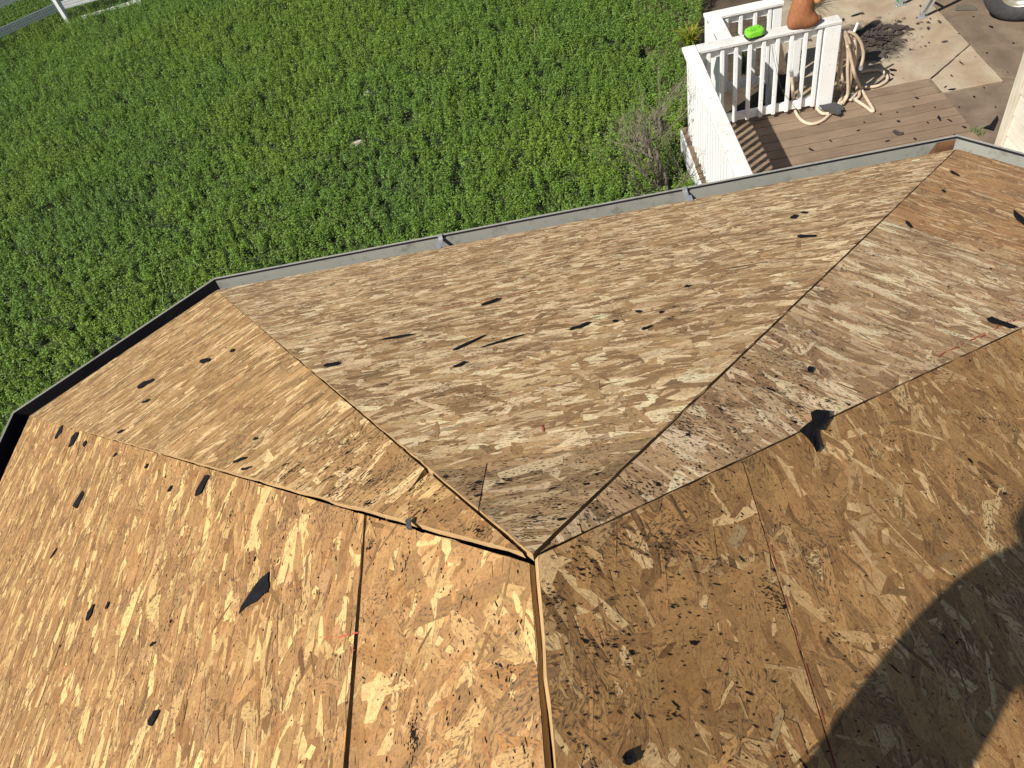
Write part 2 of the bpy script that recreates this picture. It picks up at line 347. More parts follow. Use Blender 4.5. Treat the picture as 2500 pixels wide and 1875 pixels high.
def strands(F, poly, pal, name, parent, dens, ang, spread, wild, lmean, vis=None, fade=None, wmean=0.024):
    P = np.array(poly); lo, hi = P.min(0), P.max(0)
    if vis is not None: lo = np.maximum(lo, vis[0]); hi = np.minimum(hi, vis[1])
    n = int((hi-lo).prod()*dens); c = lo+(hi-lo)*rng.random((n, 2))
    inside = np.ones(n, bool)
    for i in range(len(P)):
        a, b = P[i], P[(i+1) % len(P)]; inside &= (b[0]-a[0])*(c[:, 1]-a[1])-(b[1]-a[1])*(c[:, 0]-a[0]) > -0.01*np.hypot(*(b-a))
    c = c[inside]; n = len(c)
    small = rng.random(n) < 0.22
    L = np.clip(rng.lognormal(math.log(lmean*0.85), 0.38, n), 0.02, 0.17); w = np.clip(rng.lognormal(math.log(wmean), 0.42, n), 0.005, 0.06)
    L[small] *= 0.6; w[small] *= 0.28
    th = ang+rng.normal(0, spread, n); wd = rng.random(n) < wild; th[wd] = rng.random(wd.sum())*pi
    ca, sa = np.cos(th), np.sin(th)
    # six-point irregular outlines
    k = rng.random((n, 6)); ends = np.clip(rng.normal(0, 0.35, (n, 2)), -0.15*(L/w)[:, None], 0.15*(L/w)[:, None])
    lx = np.stack([-L/2+ends[:, 0]*w, -L/2*(0.1+0.5*k[:, 0]), L/2+ends[:, 1]*w, L/2-ends[:, 1]*w, L/2*(0.1+0.5*k[:, 1]), -L/2-ends[:, 0]*w], 1)
    ly = np.stack([-w/2*(0.6+0.4*k[:, 2]), -w/2, -w/2*(0.5+0.5*k[:, 3]), w/2*(0.6+0.4*k[:, 4]), w/2, w/2*(0.5+0.5*k[:, 5])], 1)
    X = c[:, 0:1]+lx*ca[:, None]-ly*sa[:, None]; Y = c[:, 1:2]+lx*sa[:, None]+ly*ca[:, None]
    h0 = 0.0004+0.0007*rng.random(n); h0[small] += 0.0003
    t1 = rng.normal(0, 0.003, n); t2 = rng.normal(0, 0.012, n)
    H = np.maximum(h0[:, None]+lx*t1[:, None]+ly*t2[:, None], 0.0002)
    u = rng.random(n)*50; v = rng.random(n)*50; U_ = lx+u[:, None]; V_ = ly+v[:, None]
    mid, light, dark = (np.array(x) for x in PAL[pal][:3]); fl, fd = PAL[pal][3:]
    r = rng.random(n); tone = rng.normal(0, 1, n)
    col = mid*(1+0.125*tone[:, None])
    li = r < fl; col[li] = light*(1+0.08*tone[li, None]); mi = (r >= fl) & (r < 2.1*fl); col[mi] = (light*0.45+mid*0.55)*(1+0.07*tone[mi, None])
    dk = r > 1-fd; col[dk] = (dark*0.75+mid*0.25)*(1+0.10*tone[dk, None])
    col[small] *= np.where(rng.random((small.sum(), 1)) < 0.25, 0.6, 1.0)
    col *= 1+rng.normal(0, 0.012, (n, 3))
    if fade is not None: col *= fade(c)
    col = np.clip(col, 0.01, 0.9)
    okv = np.ones((n, 6), bool)
    for i in range(len(P)):
        a, b = P[i], P[(i+1) % len(P)]; okv &= (b[0]-a[0])*(Y-a[1])-(b[1]-a[1])*(X-a[0]) >= 0
    full = okv.all(1)
    o, e, d, nn = (np.array(x) for x in (F.o, F.e, F.d, F.n))
    fi = np.where(full)[0]
    V3 = o+X[fi][..., None]*e+Y[fi][..., None]*d+H[fi][..., None]*nn
    V3 = V3.reshape(-1, 3); cols = np.repeat(col[fi], 6, 0); uv = np.stack([U_[fi], V_[fi]], -1).reshape(-1, 2); sizes = [6]*len(fi)
    ev, ec, eu = [], [], []
    for i in np.where(~full & okv.any(1))[0]:
        q = list(zip(X[i], Y[i]))
        for j in range(len(poly)):
            if len(q) < 3: break
            q = clip(q, poly[j], poly[(j+1) % len(poly)])
        if len(q) < 3: continue
        for x, y in q:
            rx, ry = x-c[i, 0], y-c[i, 1]; a_ = rx*ca[i]+ry*sa[i]; b_ = -rx*sa[i]+ry*ca[i]
            ev.append(o+x*e+y*d+nn*max(h0[i]+a_*t1[i]+b_*t2[i], 0.0002)); ec.append(col[i]); eu.append((a_+u[i], b_+v[i]))
        sizes.append(len(q))
    if ev: V3 = np.vstack([V3, ev]); cols = np.vstack([cols, ec]); uv = np.vstack([uv, eu])
    me = polymesh(name, V3, sizes, cols, uv)
    ob = link(name, me, MAT['strand'], parent); ob['kind'] = 'stuff'; return ob
def panel(F, poly, parent, pal, dens=3300, ang=0.0, spread=0.22, wild=0.12, lmean=0.075, wmean=0.024, vis=None, fade=None, label=None, edge='osb_edge'):
    e = []
    for i in range(len(poly)):
        a, b = poly[i], poly[(i+1) % len(poly)]; L = hypot(b[0]-a[0], b[1]-a[1])
        if L < 1e-4: continue
        k = max(1, int(L/0.035)); nx, ny = (b[1]-a[1])/L, -(b[0]-a[0])/L
        for j in range(k):
            g = random.gauss(0, 0.0013) if j else 0; t = j/k; e.append((a[0]+(b[0]-a[0])*t+nx*g, a[1]+(b[1]-a[1])*t+ny*g))
    k = len(e)
    v = [F.to3(p, 0) for p in e]+[F.to3(p, -TH) for p in e]
    f = [tuple(range(k)), tuple(range(2*k-1, k-1, -1))]+[((i+1) % k, i, i+k, (i+1) % k+k) for i in range(k)]
    me = mesh('osb_panel', v, f); me.materials.append(MAT['osb_base']); me.materials.append(MAT[edge])
    me.polygons.foreach_set('material_index', [0, 0]+[1]*k)
    ob = link('osb_panel', me, None, parent)
    if label: ob['label'] = label
    strands(F, poly, pal, 'strands', ob, dens, ang, spread, wild, lmean, vis, fade, wmean)
    return ob
house = empty('house', (0, 0, -0.25), 'house with its roof stripped to bare oriented strand board sheets, grey gutter', 'house')
DF = lambda F: F.to2(T)[1]
# dark deck under the sheets, with the timber that shows at the open joints
sub = MB(); dn = 0.03
for f_, tops in ((F1, (R_, T)), (F2, (T,)), (F3, (T,)), (F4, (T,)), (F5, (T, R_))): pass
lowr = lambda p, k=0.045: Vector((p.x*0.995, p.y*0.995, p.z-k))
V = [lowr(x) for x in (A, B, C, D, BR, BL, T, R_)]
sub.add(V, [(5, 0, 6, 7), (0, 1, 6), (1, 2, 6), (2, 3, 6), (3, 4, 7, 6), (4, 5, 7)])
sub.obj('roof_underlay', MAT['sub'], house)
MB().box((-0.02, YB+0.05, ZT-0.22), (0.02, 0.0, ZT-0.030)).obj('ridge_board', MAT['ridge'], house)
for q in (A, B, C, D):                            # hip rafters under the hips
    mb = MB(); u = (q-T).normalized(); s_ = u.cross(Vector((0, 0, 1))).normalized()*0.02
    a, b = T+u*0.03-Vector((0, 0, 0.040)), q-u*0.12-Vector((0, 0, 0.040)); dz = Vector((0, 0, 0.12))
    mb.add([a-s_, a+s_, b+s_, b-s_, a-s_-dz, a+s_-dz, b+s_-dz, b-s_-dz], [(0,1,2,3),(4,7,6,5),(0,4,5,1),(1,5,6,2),(2,6,7,3),(3,7,4,0)]); mb.obj('hip_rafter', MAT['sub'], house)
PAN = {}
# F1: the long bright slope left of the ridge
p = [F1.to2(x) for x in (A, BL, R_, T)]; d1 = DF(F1)
p = inset(p, [(0.0, 0.0), None, (0.010, 0.007), (0.0085, 0.0002)])
s2 = d1-1.48; s1 = d1-0.325; E0, E1 = F1.to2(T)[0], F1.to2(T)[0]+0.75
low, up = cut(p, (-1, s2), (9, s2), 0.003)[::-1]
mid_, top_ = cut(up, (E0-0.6, s1), (E1, s1), 0.002, 0.018)[::-1]
v1 = ((-9, -9), (1.858+1.2, 9))
PAN['1low'] = panel(F1, low, house, 'gold', vis=v1, spread=0.2, wild=0.06, lmean=0.065, wmean=0.019); PAN['1mid'] = panel(F1, mid_, house, 'gold', vis=v1, spread=0.24, wild=0.12, lmean=0.068, wmean=0.020)
PAN['1top'] = panel(F1, top_, house, 'gold2', vis=v1, spread=0.9, wild=0.5, lmean=0.085, wmean=0.025)
# F2
p = inset([F2.to2(x) for x in (B, A, T)], [(0, 0), (0.0002, 0.0015), (0.005, 0.0004)])
a2, b2 = F2.px(800, 1034), F2.px(880, 1003); h2 = (a2[1]+b2[1])/2
low, up = cut(p, (-9, h2), (9, h2), 0.0025)[::-1]
PAN['2low'] = panel(F2, low, house, 'tan', spread=0.2, wild=0.07)
h2b = F2.px(1028, 1172)[1]
u1, u2 = cut(up, (-9, h2b), (9, h2b), 0.002)[::-1]
na, nb = F2.px(1016, 1176), F2.px(1052, 1122)     # a broken-out corner beside the hip
k1, k2 = clip(u1, na, nb), clip(u1, nb, na)
ar = lambda q: abs(sum(q[i-1][0]*q[i][1]-q[i][0]*q[i-1][1] for i in range(len(q)))) if len(q) > 2 else 0
u1 = k1 if ar(k1) > ar(k2) else k2
PAN['2top'] = panel(F2, u1, house, 'tan', spread=0.3, wild=0.15); PAN['2tip'] = panel(F2, u2, house, 'gold2', spread=0.7, wild=0.4)
# F3
p = inset([F3.to2(x) for x in (C, B, T)], [(0, 0), (0.0005, 0.002), (0.005, 0.004)])
h3 = (F3.px(1030, 1187)[1]+F3.px(1670, 1026)[1])/2
low, up = cut(p, (-9, h3), (9, h3), 0.0025)[::-1]
x3 = (F3.px(1670, 490)[0]+F3.px(1790, 660)[0])/2
hm = F3.px(1790, 660)[1]
l1, l2 = cut(low, (-9, hm), (9, hm), 0.0012)[::-1]
l1a, l1b = cut(l1, (x3, -9), (x3, 9), 0.003)
PAN['3a'] = panel(F3, l1a, house, 'grey', spread=0.30, wild=0.15, lmean=0.068, wmean=0.029); PAN['3b'] = panel(F3, l1b, house, 'grey', spread=0.30, wild=0.15, lmean=0.068, wmean=0.029)
PAN['3c'] = panel(F3, l2, house, 'grey', spread=0.32, wild=0.17, lmean=0.070, wmean=0.029)
x3b = F3.px(1190, 1130)[0]
u1, u2 = cut(up, (x3b, -9), (x3b, 9), 0.002)
PAN['3d'] = panel(F3, u1, house, 'grey2', spread=0.3, wild=0.2, lmean=0.09); PAN['3e'] = panel(F3, u2, house, 'grey2', spread=0.3, wild=0.2, lmean=0.09)
# F4
p = inset([F4.to2(x) for x in (D, C, T)], [(0, 0), (0.001, 0.001), (0.002, 0.003)])
h4 = (F4.px(1855, 828)[1]+F4.px(2101, 987)[1])/2; h4b = (F4.px(2180, 525)[1]+F4.px(2410, 640)[1])/2
low, up = cut(p, (-9, h4b), (9, h4b), 0.002)[::-1]
m1, m2 = cut(up, (-9, h4), (9, h4), 0.003)[::-1]
PAN['4a'] = panel(F4, low, house, 'rust', edge='osb_edge_dark', spread=0.2, wild=0.07); PAN['4b'] = panel(F4, m1, house, 'pink', edge='osb_edge_dark', spread=0.28, wild=0.14, lmean=0.07, wmean=0.026); PAN['4c'] = panel(F4, m2, house, 'pink', edge='osb_edge_dark', spread=0.35, wild=0.2, lmean=0.09)
# F5: right of the ridge
p = inset([F5.to2(x) for x in (BR, D, T, R_)], [(0, 0), (0.001, 0.001), (0.005, 0.005), None])
d5 = DF(F5); s5 = d5-0.342; e5 = F5.to2(T)[0]
low, up = cut(p, (-9, s5), (9, s5), 0.002)[::-1]
v5 = ((e5-1.3, -9), (9, 9))
l5 = d5-0.342-1.22
lowest, low = cut(low, (-9, l5), (9, l5), 0.003)[::-1]
PAN['5low'] = panel(F5, lowest, house, 'brown', vis=v5, spread=0.3, wild=0.15)
PAN['5a'] = panel(F5, low, house, 'brown', vis=v5, spread=0.5, wild=0.3, lmean=0.085, wmean=0.024, ang=0.25); PAN['5b'] = panel(F5, up, house, 'brown', vis=v5, spread=0.6, wild=0.35, lmean=0.085, wmean=0.025)

# black tar marks and nail holes left by the old covering
def specks(F, key, clusters, singles, region=None, ang=0.0, streak=1.0):
    obp = PAN[key]; V, S = [], []
    poly = [F.to2(obp.matrix_basis.translation*0+v.co) for v in obp.data.vertices[:len(obp.data.vertices)//2]]
    P = np.array(poly); lo, hi = P.min(0), P.max(0)
    if region: lo = np.maximum(lo, region[0]); hi = np.minimum(hi, region[1])
    def inside(q):
        c_ = False; j = len(poly)-1
        for i in range(len(poly)):
            if (poly[i][1] > q[1]) != (poly[j][1] > q[1]) and q[0] < (poly[j][0]-poly[i][0])*(q[1]-poly[i][1])/(poly[j][1]-poly[i][1])+poly[i][0]: c_ = not c_
            j = i
        return c_
    def blob(q, L, w, a, k=7):
        if not inside(q): return
        ph = random.random()*6
        pts = []
        for i in range(k):
            t = 2*pi*i/k+ph; rr = 0.65+0.5*random.random(); x, y = cos(t)*L/2*rr, sin(t)*w/2*rr
            pts.append((q[0]+x*cos(a)-y*sin(a), q[1]+x*sin(a)+y*cos(a)))
        if all(inside(t) for t in pts):
            V.extend(F.to3(t, 0.0017+random.random()*0.0004) for t in pts); S.append(k)
    for _ in range(clusters):
        c = lo+(hi-lo)*np.array([random.random(), random.random()]); a0 = ang+random.gauss(0, 0.25); ln = random.uniform(0.012, 0.05)*streak; sp = random.uniform(0.004, 0.014)
        if random.random() < 0.45: blob(c, random.uniform(0.005, 0.012), random.uniform(0.005, 0.009), a0, 9)
        for _ in range(random.randint(8, 46)):
            x, y = random.gauss(0, ln*0.5), random.gauss(0, sp); q = (c[0]+x*cos(a0)-y*sin(a0), c[1]+x*sin(a0)+y*cos(a0))
            blob(q, random.lognormvariate(math.log(0.0038), 0.5), random.uniform(0.0008, 0.0022), a0+random.gauss(0, 0.2), 5)
    for _ in range(singles):
        c = lo+(hi-lo)*np.array([random.random(), random.random()]); blob(c, random.lognormvariate(math.log(0.0045), 0.5), random.uniform(0.001, 0.003), ang+random.gauss(0, 0.4), 6)
    if V:
        ob = link('tar_specks', polymesh('tar_specks', np.array([tuple(x) for x in V]), S), MAT['tar'], obp); ob['kind'] = 'stuff'
r1 = ((0, 0), (1.858+0.75, 9))
specks(F1, '1low', 8, 700, r1); specks(F1, '1mid', 34, 1700, r1); specks(F1, '1top', 30, 500, ((1.3, 0), (2.6, 9)))
specks(F2, '2low', 6, 600); specks(F2, '2top', 24, 500); specks(F2, '2tip', 7, 90)
specks(F3, '3a', 6, 350); specks(F3, '3b', 6, 500); specks(F3, '3c', 40, 1200); specks(F3, '3d', 26, 350); specks(F3, '3e', 10, 150)
specks(F4, '4a', 20, 1300); specks(F4, '4b', 40, 1200); specks(F4, '4c', 64, 800)
r5 = ((e5-0.75, 0), (9, 9))
specks(F5, '5a', 80, 1800, r5, 1.2, 1.4); specks(F5, '5b', 55, 600, r5, 1.2, 1.4); specks(F5, '5low', 12, 200, r5)
# red chalk snaps
def chalk(F, key, a, b, w, dash=0.75):
    a, b = F.px(*a), F.px(*b); L = hypot(b[0]-a[0], b[1]-a[1]); V, S = [], []; ux, uy = (b[0]-a[0])/L, (b[1]-a[1])/L; t = 0
    while t < L:
        l = random.uniform(0.006, 0.03); 
        if random.random() < dash:
            o = random.gauss(0, w*0.5); ww = w*random.uniform(0.3, 1)
            for s, k in ((t, -1), (t+l, -1), (t+l, 1), (t, 1)): V.append(F.to3((a[0]+ux*s-uy*(o+k*ww/2), a[1]+uy*s+ux*(o+k*ww/2)), 0.0022))
            S.append(4)
        t += l*0.8
    if not S: return
    ob = link('chalk_line', polymesh('chalk_line', np.array([tuple(x) for x in V]), S), MAT['chalk'], PAN[key]); ob['kind'] = 'stuff'
chalk(F3, '3c', (1012, 768), (1319, 708), 0.006, 0.85); chalk(F3, '3c', (1327, 1020), (1328, 1056), 0.003, 0.5)
chalk(F1, '1mid', (775, 1566), (868, 1546), 0.002, 0.3); chalk(F1, '1mid', (785, 1618), (862, 1592), 0.002, 0.25)
chalk(F4, '4a', (2185, 526), (2410, 638), 0.004, 0.5); chalk(F5, '5a', (1821, 1146), (2035, 1860), 0.0016, 0.42)
chalk(F4, '4b', (2290, 872), (2495, 772), 0.004, 0.6)

# drip edge, gutter with hangers, all round the eave
def ring(dist, z):                                # eave line pushed outwards
    P = [BL, A, B, C, D, BR]; out = []
    for i, q in enumerate(P):
        ns = []
        for j in (i-1, i):
            if 0 <= j < len(P)-1: t = (P[j+1]-P[j]).normalized(); ns.append(Vector((-t.y, t.x, 0)))
        if len(ns) == 2: b = (ns[0]+ns[1]); b = b/b.length; k = dist/b.dot(ns[0])
        else: b, k = ns[0], dist
        out.append(Vector((q.x+b.x*k, q.y+b.y*k, z)))
    return out
def sweep(prof, name, mat, parent, i0=0, i1=5):
    rings = [ring(d, z) for d, z in prof]; mb = MB(); n = len(prof)
    for i in range(i0, i1):
        for j in range(n-1):
            mb.add([rings[j][i], rings[j][i+1], rings[j+1][i+1], rings[j+1][i]], [(0, 1, 2, 3)])
    o = mb.obj(name, mat, parent); return o
ZG = ZE-0.018
sweep([(-0.035, ZE+0.0155), (0.004, ZE-0.0065), (0.012, ZE-0.012), (0.010, ZE-0.05)], 'drip_edge', MAT['drip'], house)
gut = None
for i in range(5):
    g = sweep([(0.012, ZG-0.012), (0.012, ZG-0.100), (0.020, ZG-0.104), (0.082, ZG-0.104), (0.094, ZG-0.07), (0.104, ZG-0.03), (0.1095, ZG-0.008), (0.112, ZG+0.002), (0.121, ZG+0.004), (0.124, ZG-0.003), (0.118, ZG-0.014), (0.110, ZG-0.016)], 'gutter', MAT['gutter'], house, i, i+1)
    if i >= 2: g.data.materials.append(MAT['gutter_shade']); g.data.polygons[6].material_index = 1  # shadow line under the lip, painted as a dark strip
    if i < 2: g.data.materials.append(MAT['gutter_shade']); g.data.polygons.foreach_set('material_index', [1]*7+[0]*(len(g.data.polygons)-7))  # left runs: shade of the trough painted into its inner faces
    sm = g.modifiers.new('thickness', 'SOLIDIFY'); sm.thickness = 0.0018
    if i == 2: gut = g
def hanger(px_, py_):
    q = on_z(px_, py_, ZG); x = float(q[0]); y0 = B.y
    mb = MB(); mb.box((x-0.011, y0+0.005, ZG-0.004), (x+0.011, y0+0.116, ZG-0.002)); mb.box((x-0.011, y0+0.098, ZG-0.002), (x+0.011, y0+0.116, ZG+0.010)); mb.box((x-0.013, y0-0.035, ZE+0.016), (x+0.013, y0+0.012, ZE+0.0185))
    mb.box((x-0.011, y0+0.003, ZG-0.004), (x+0.011, y0+0.005, ZE+0.018)); mb.obj('gutter_hanger', MAT['galv'], gut)
for q in ((1075, 585), (1672, 465), (300, 760)): hanger(*q) if q[0] > 600 else None
mb = MB(); gq = ring(0.0, 0)[3]
q0 = [ring(0.084, ZG-0.100)[3], ring(0.106, ZG-0.016)[3]]; tdir = (B-C).normalized()
def rp(dist, z, s): r = ring(dist, z)[3]; return Vector((r.x+tdir.x*s, r.y, z))
mb.add([rp(0.0805, ZG-0.1015, 0.006), rp(0.0805, ZG-0.1015, 0.10), rp(0.0915, ZG-0.07, 0.12), rp(0.0915, ZG-0.07, 0.004), rp(0.1015, ZG-0.03, 0.10), rp(0.1015, ZG-0.03, 0.004), rp(0.022, ZG-0.1015, 0.14), rp(0.022, ZG-0.1015, 0.006), rp(0.1072, ZG-0.009, 0.085), rp(0.1072, ZG-0.009, 0.004)], [(0, 1, 2, 3), (3, 2, 4, 5), (7, 6, 1, 0), (5, 4, 8, 9)])
mb.obj('rust_patch', MAT['rust'], gut)
# walls below the eaves
ins = ring(-0.32, 0); mb = MB()
for i in range(5): mb.add([(ins[i].x, ins[i].y, -0.3), (ins[i+1].x, ins[i+1].y, -0.3), (ins[i+1].x, ins[i+1].y, ZE-0.05), (ins[i].x, ins[i].y, ZE-0.05)], [(0, 1, 2, 3)])
mb.add([(ins[0].x, YB, -0.3), (ins[5].x, YB, -0.3), (ins[5].x, YB, ZE-0.05), (0, YB, ZT-0.06), (ins[0].x, YB, ZE-0.05)], [(4, 3, 2, 1, 0)])
mb.obj('wall', MAT['wingwall'], house)
rr = ring(-0.02, ZE-0.055); mb = MB()
mb.add([tuple(x) for x in rr], [(0, 5, 4, 3, 2, 1)]); mb.obj('soffit', MAT['white'], house)

# leaf crumbs and grit lying in the long gutter
R9 = random.Random(9); V9, S9 = [], []
for _ in range(150):
    x = R9.uniform(B.x, C.x); d_ = R9.uniform(0.026, 0.078); L = R9.uniform(0.006, 0.03); w = L*R9.uniform(0.2, 0.6); a = R9.random()*pi
    for i in range(6):
        t = 2*pi*i/6; r_ = R9.uniform(0.6, 1.1); u_, v_ = cos(t)*L/2*r_, sin(t)*w/2*r_
        V9.append((x+u_*cos(a)-v_*sin(a), min(max(B.y+d_+u_*sin(a)+v_*cos(a), B.y+0.024), B.y+0.08), ZG-0.101+R9.random()*0.006))
    S9.append(6)
o = link('gutter_debris', polymesh('gutter_debris', np.array(V9), S9), MAT['litter'], gut); o['kind'] = 'stuff'
# ---------------------------------------------------------------- torn felt scraps lying on the roof
def sheet3(outline, place, lift, th, curl=0.003):
    """thin sheet with a torn outline; place(x, y, h) gives the world point"""
    k = len(outline); cx = sum(p[0] for p in outline)/k; cy_ = sum(p[1] for p in outline)/k
    inner = [((p[0]+cx)/2, (p[1]+cy_)/2) for p in outline]
    hh = [lift+random.random()*curl for _ in outline]; hi_ = [lift+random.random()*curl*0.5 for _ in inner]
    v = [place(*p, h) for p, h in zip(outline, hh)]+[place(*p, h) for p, h in zip(inner, hi_)]+[place(cx, cy_, lift+curl*0.3)]
    v += [place(*p, max(h-th, 0.0018)) for p, h in zip(outline, hh)]
    f = []
    for i in range(k):
        j = (i+1) % k; f += [(i, j, k+j, k+i), (k+i, k+j, 2*k), (i, 2*k+1+i, 2*k+1+j, j)]
    f.append(tuple(2*k+1+i for i in range(k))[::-1])
    return MB().add(v, f)
def torn(cx, cy_, vx, vy, w, k=12, pts=None):
    if pts: return pts
    L = hypot(vx, vy)/2; ux, uy = vx/(2*L), vy/(2*L); out = []; e1, e2 = random.uniform(0.75, 1.7), random.uniform(0.75, 1.7)
    for i in range(k):
        t = 2*pi*i/k; c_, s_ = cos(t), sin(t); taper = (1-abs(c_))**0.4 if abs(c_) < 1 else 0
        a = L*(abs(c_)**0.8)*(1 if c_ > 0 else -1)*random.uniform(0.88, 1.04)
        b = w/2*(1 if s_ > 0 else -1)*(abs(s_)**(e1 if c_ > 0 else e2))*random.uniform(0.55, 1.2)
        out.append((cx+ux*a-uy*b, cy_+uy*a+ux*b))
    return out
def orient(o2):
    ar_ = sum(o2[i-1][0]*o2[i][1]-o2[i][0]*o2[i-1][1] for i in range(len(o2))); return o2 if ar_ > 0 else o2[::-1]
def scrap(F, cx, cy_, vx, vy, w, label, group=None, pts=None, lift=0.0030, curl=0.0022, mat='felt'):
    o2 = orient([F.px(*q) for q in torn(cx, cy_, vx, vy, w, pts=pts)])
    def place(x, y, h):                              # drapes over a hip on to the neighbouring slope
        P = F.to3((x, y), 0); nn = F.n
        for G in (F1, F2, F3, F4, F5):
            d_ = (P-G.o).dot(G.n)
            if G is not F and d_ > 1e-4: P.z -= d_/G.n.z; nn = G.n
        return P+nn*h
    mb = sheet3(o2, place, lift, 0.0010, curl)
    c = F.to3((sum(q[0] for q in o2)/len(o2), sum(q[1] for q in o2)/len(o2)), 0.003)
    mb.v = [tuple(Vector(q)-c) for q in mb.v]
    o = mb.obj('felt_scrap', MAT[mat]); o.location = c; return tag(o, label, 'felt scrap', group)
g1 = 'small felt scraps on the golden slope left of the ridge'; l1 = 'small black torn felt scrap on the golden slope left of the ridge'
g2 = 'felt scraps on the narrow facet beside the dark gutter'; l2 = 'small black felt scrap on the narrow roof facet below the shaded gutter'
g3 = 'thin felt slivers on the wide tan facet'; l3 = 'thin black felt sliver lying on the wide tan roof facet'
g4 = 'felt crumbs on the wide tan facet'; l4 = 'tiny black felt crumb on the wide tan roof facet'
g5 = 'felt scraps on the far orange facet'; l5_ = 'small black felt scrap on the facet beside the rusty gutter corner'
scrap(F1, 623, 1452, 75, -103, 34, 'largest black torn felt scrap, tapering to a point, on the golden slope', pts=[(x/2.288, 1150+y/2.288) for x, y in ((1340, 802), (1358, 760), (1392, 705), (1410, 672), (1440, 632), (1470, 600), (1495, 582), (1512, 565), (1508, 605), (1512, 650), (1500, 680), (1478, 692), (1440, 732), (1405, 750), (1375, 768))])
scrap(F1, 194, 1220, 28, -39, 12, 'black felt scrap with straight square ends on the golden slope', pts=[(179, 1236), (190, 1243), (208, 1204), (202, 1199)])
scrap(F1, 495, 1187, 33, -55, 19, 'leaf-shaped black felt scrap on the golden slope close under the hip seam')
scrap(F1, 380, 1753, 22, -42, 17, 'black diamond-shaped felt scrap alone low on the golden slope')
scrap(F1, 223, 1497, 17, -42, 9, 'upright narrow black felt strip beside a small crumb on the golden slope')
scrap(F1, 182, 1073, 24, -38, 12, 'curved black felt scrap at the lowest corner of the golden slope by the gutter')
for q in ((146, 1056, 19, -35, 8), (265, 1479, 8, -20, 6), (418, 1194, 10, -19, 6), (133, 1351, 19, -29, 3.5), (209, 1084, 8, -17, 6), (282, 1112, 10, -9, 5), (360, 1139, 7, -12, 6), (376, 1573, 14, -12, 7)): scrap(F1, *q, l1, g1)
for q in ((356, 938, 44, -23, 11), (502, 882, 27, -8, 11), (568, 858, 11, -7, 7), (357, 981, 20, -10, 5), (295, 1055, 18, -9, 5), (587, 1125, 36, -14, 8), (602, 1146, 25, -8, 6), (625, 1074, 11, -6, 5)): scrap(F2, *q, l2, g2)
scrap(F3, 1200, 739, 52, -18, 6.5, 'black felt sliver touching the red chalk line on the wide tan facet')
scrap(F3, 1227, 835, 112, -34, 4.5, 'longest thinnest black felt sliver on the wide tan roof facet')
for q in ((971, 825, 97, -16, 5), (1145, 840, 85, -40, 6), (1417, 799, 56, -20, 8), (811, 892, 42, -8, 8), (1123, 893, 34, -12, 7), (1969, 579, 50, -1, 8)): scrap(F3, *q, l3, g3)
for q in ((1579, 803, 27, -11, 7), (1679, 701, 17, -3, 6), (1559, 763, 17, 0, 5), (1615, 765, 12, -2, 5), (1502, 787, 14, -3, 6), (1940, 531, 23, -6, 9), (1964, 521, 19, 1, 5)): scrap(F3, *q, l4, g4)
for q in ((2218, 550, 18, 17, 10), (2331, 426, 25, 13, 6), (2303, 468, 11, 5, 5)): scrap(F4, *q, l5_, g5)
scrap(F4, 2488, 532, 30, 32, 15, 'broad black felt scrap below the right-hand gutter', pts=[(2473, 514), (2482, 520), (2503, 538), (2512, 552), (2498, 552), (2482, 540), (2474, 528)])
z6 = lambda L: [(1700+x/2.765, 700+y/2.765) for x, y in L]
scrap(F4, 0, 0, 0, 0, 0, 'black tongue of felt lying across the right-hand hip seam', pts=z6([(1948, 235), (1985, 222), (2010, 228), (2060, 250), (2150, 268), (2160, 285), (2100, 295), (2030, 280), (1965, 262)]), curl=0.008)
scrap(F4, 0, 0, 0, 0, 0, 'heart-shaped black felt patch lying across the hip seam', pts=z6([(765, 868), (800, 852), (850, 850), (888, 868), (884, 905), (850, 940), (825, 975), (800, 968), (815, 1010), (828, 1070), (808, 1092), (770, 1060), (735, 1020), (690, 985), (720, 955), (770, 930)]), curl=0.006, lift=0.0035)
scrap(F4, 1977, 905, 16, 4, 15, 'round black tar lump beside the short roof seam', lift=0.003)
scrap(F5, 1531, 1854, 34, 10, 36, 'ragged black felt lump on the brown slope right of the ridge', lift=0.003, curl=0.004)
scrap(F2, 1008, 1285, 12, 20, 16, 'grey folded felt tab sticking out of the open hip joint', lift=0.008, mat='shingle')

# ---------------------------------------------------------------- deck, pavement and lawn ground
def ground_sheet():
    n = 60; xs = np.linspace(-60, 60, n); ys = np.linspace(-30, 90, n); v = []; f = []
    for j in range(n):
        for i in range(n): v.append((xs[i], ys[j], -0.42))
    for j in range(n-1):
        for i in range(n-1): f.append((j*n+i, j*n+i+1, (j+1)*n+i+1, (j+1)*n+i))
    o = link('ground', mesh('ground', v, f), MAT['soil']); o['kind'] = 'structure'
ground_sheet()
LZ = -0.34
_vn = {}
def vnoise(x, y, cell, seed):
    x = np.asarray(x)/cell+1000; y = np.asarray(y)/cell+1000
    g = _vn.setdefault(seed, np.random.default_rng(seed).random((257, 257)))
    xi = np.floor(x).astype(int); yi = np.floor(y).astype(int); fx = x-xi; fy = y-yi; fx = fx*fx*(3-2*fx); fy = fy*fy*(3-2*fy)
    a = g[xi % 256, yi % 256]; b = g[(xi+1) % 256, yi % 256]; c_ = g[xi % 256, (yi+1) % 256]; d = g[(xi+1) % 256, (yi+1) % 256]
    return (a*(1-fx)+b*fx)*(1-fy)+(c_*(1-fx)+d*fx)*fy
def lawn_h(x, y): return LZ+0.10*(vnoise(x, y, 2.2, 3)-0.5)+0.05*(vnoise(x, y, 0.6, 4)-0.5)
nx_, ny_ = 150, 170; xs = np.linspace(-17, 1.46, nx_); ys = np.linspace(-4, 24, ny_)
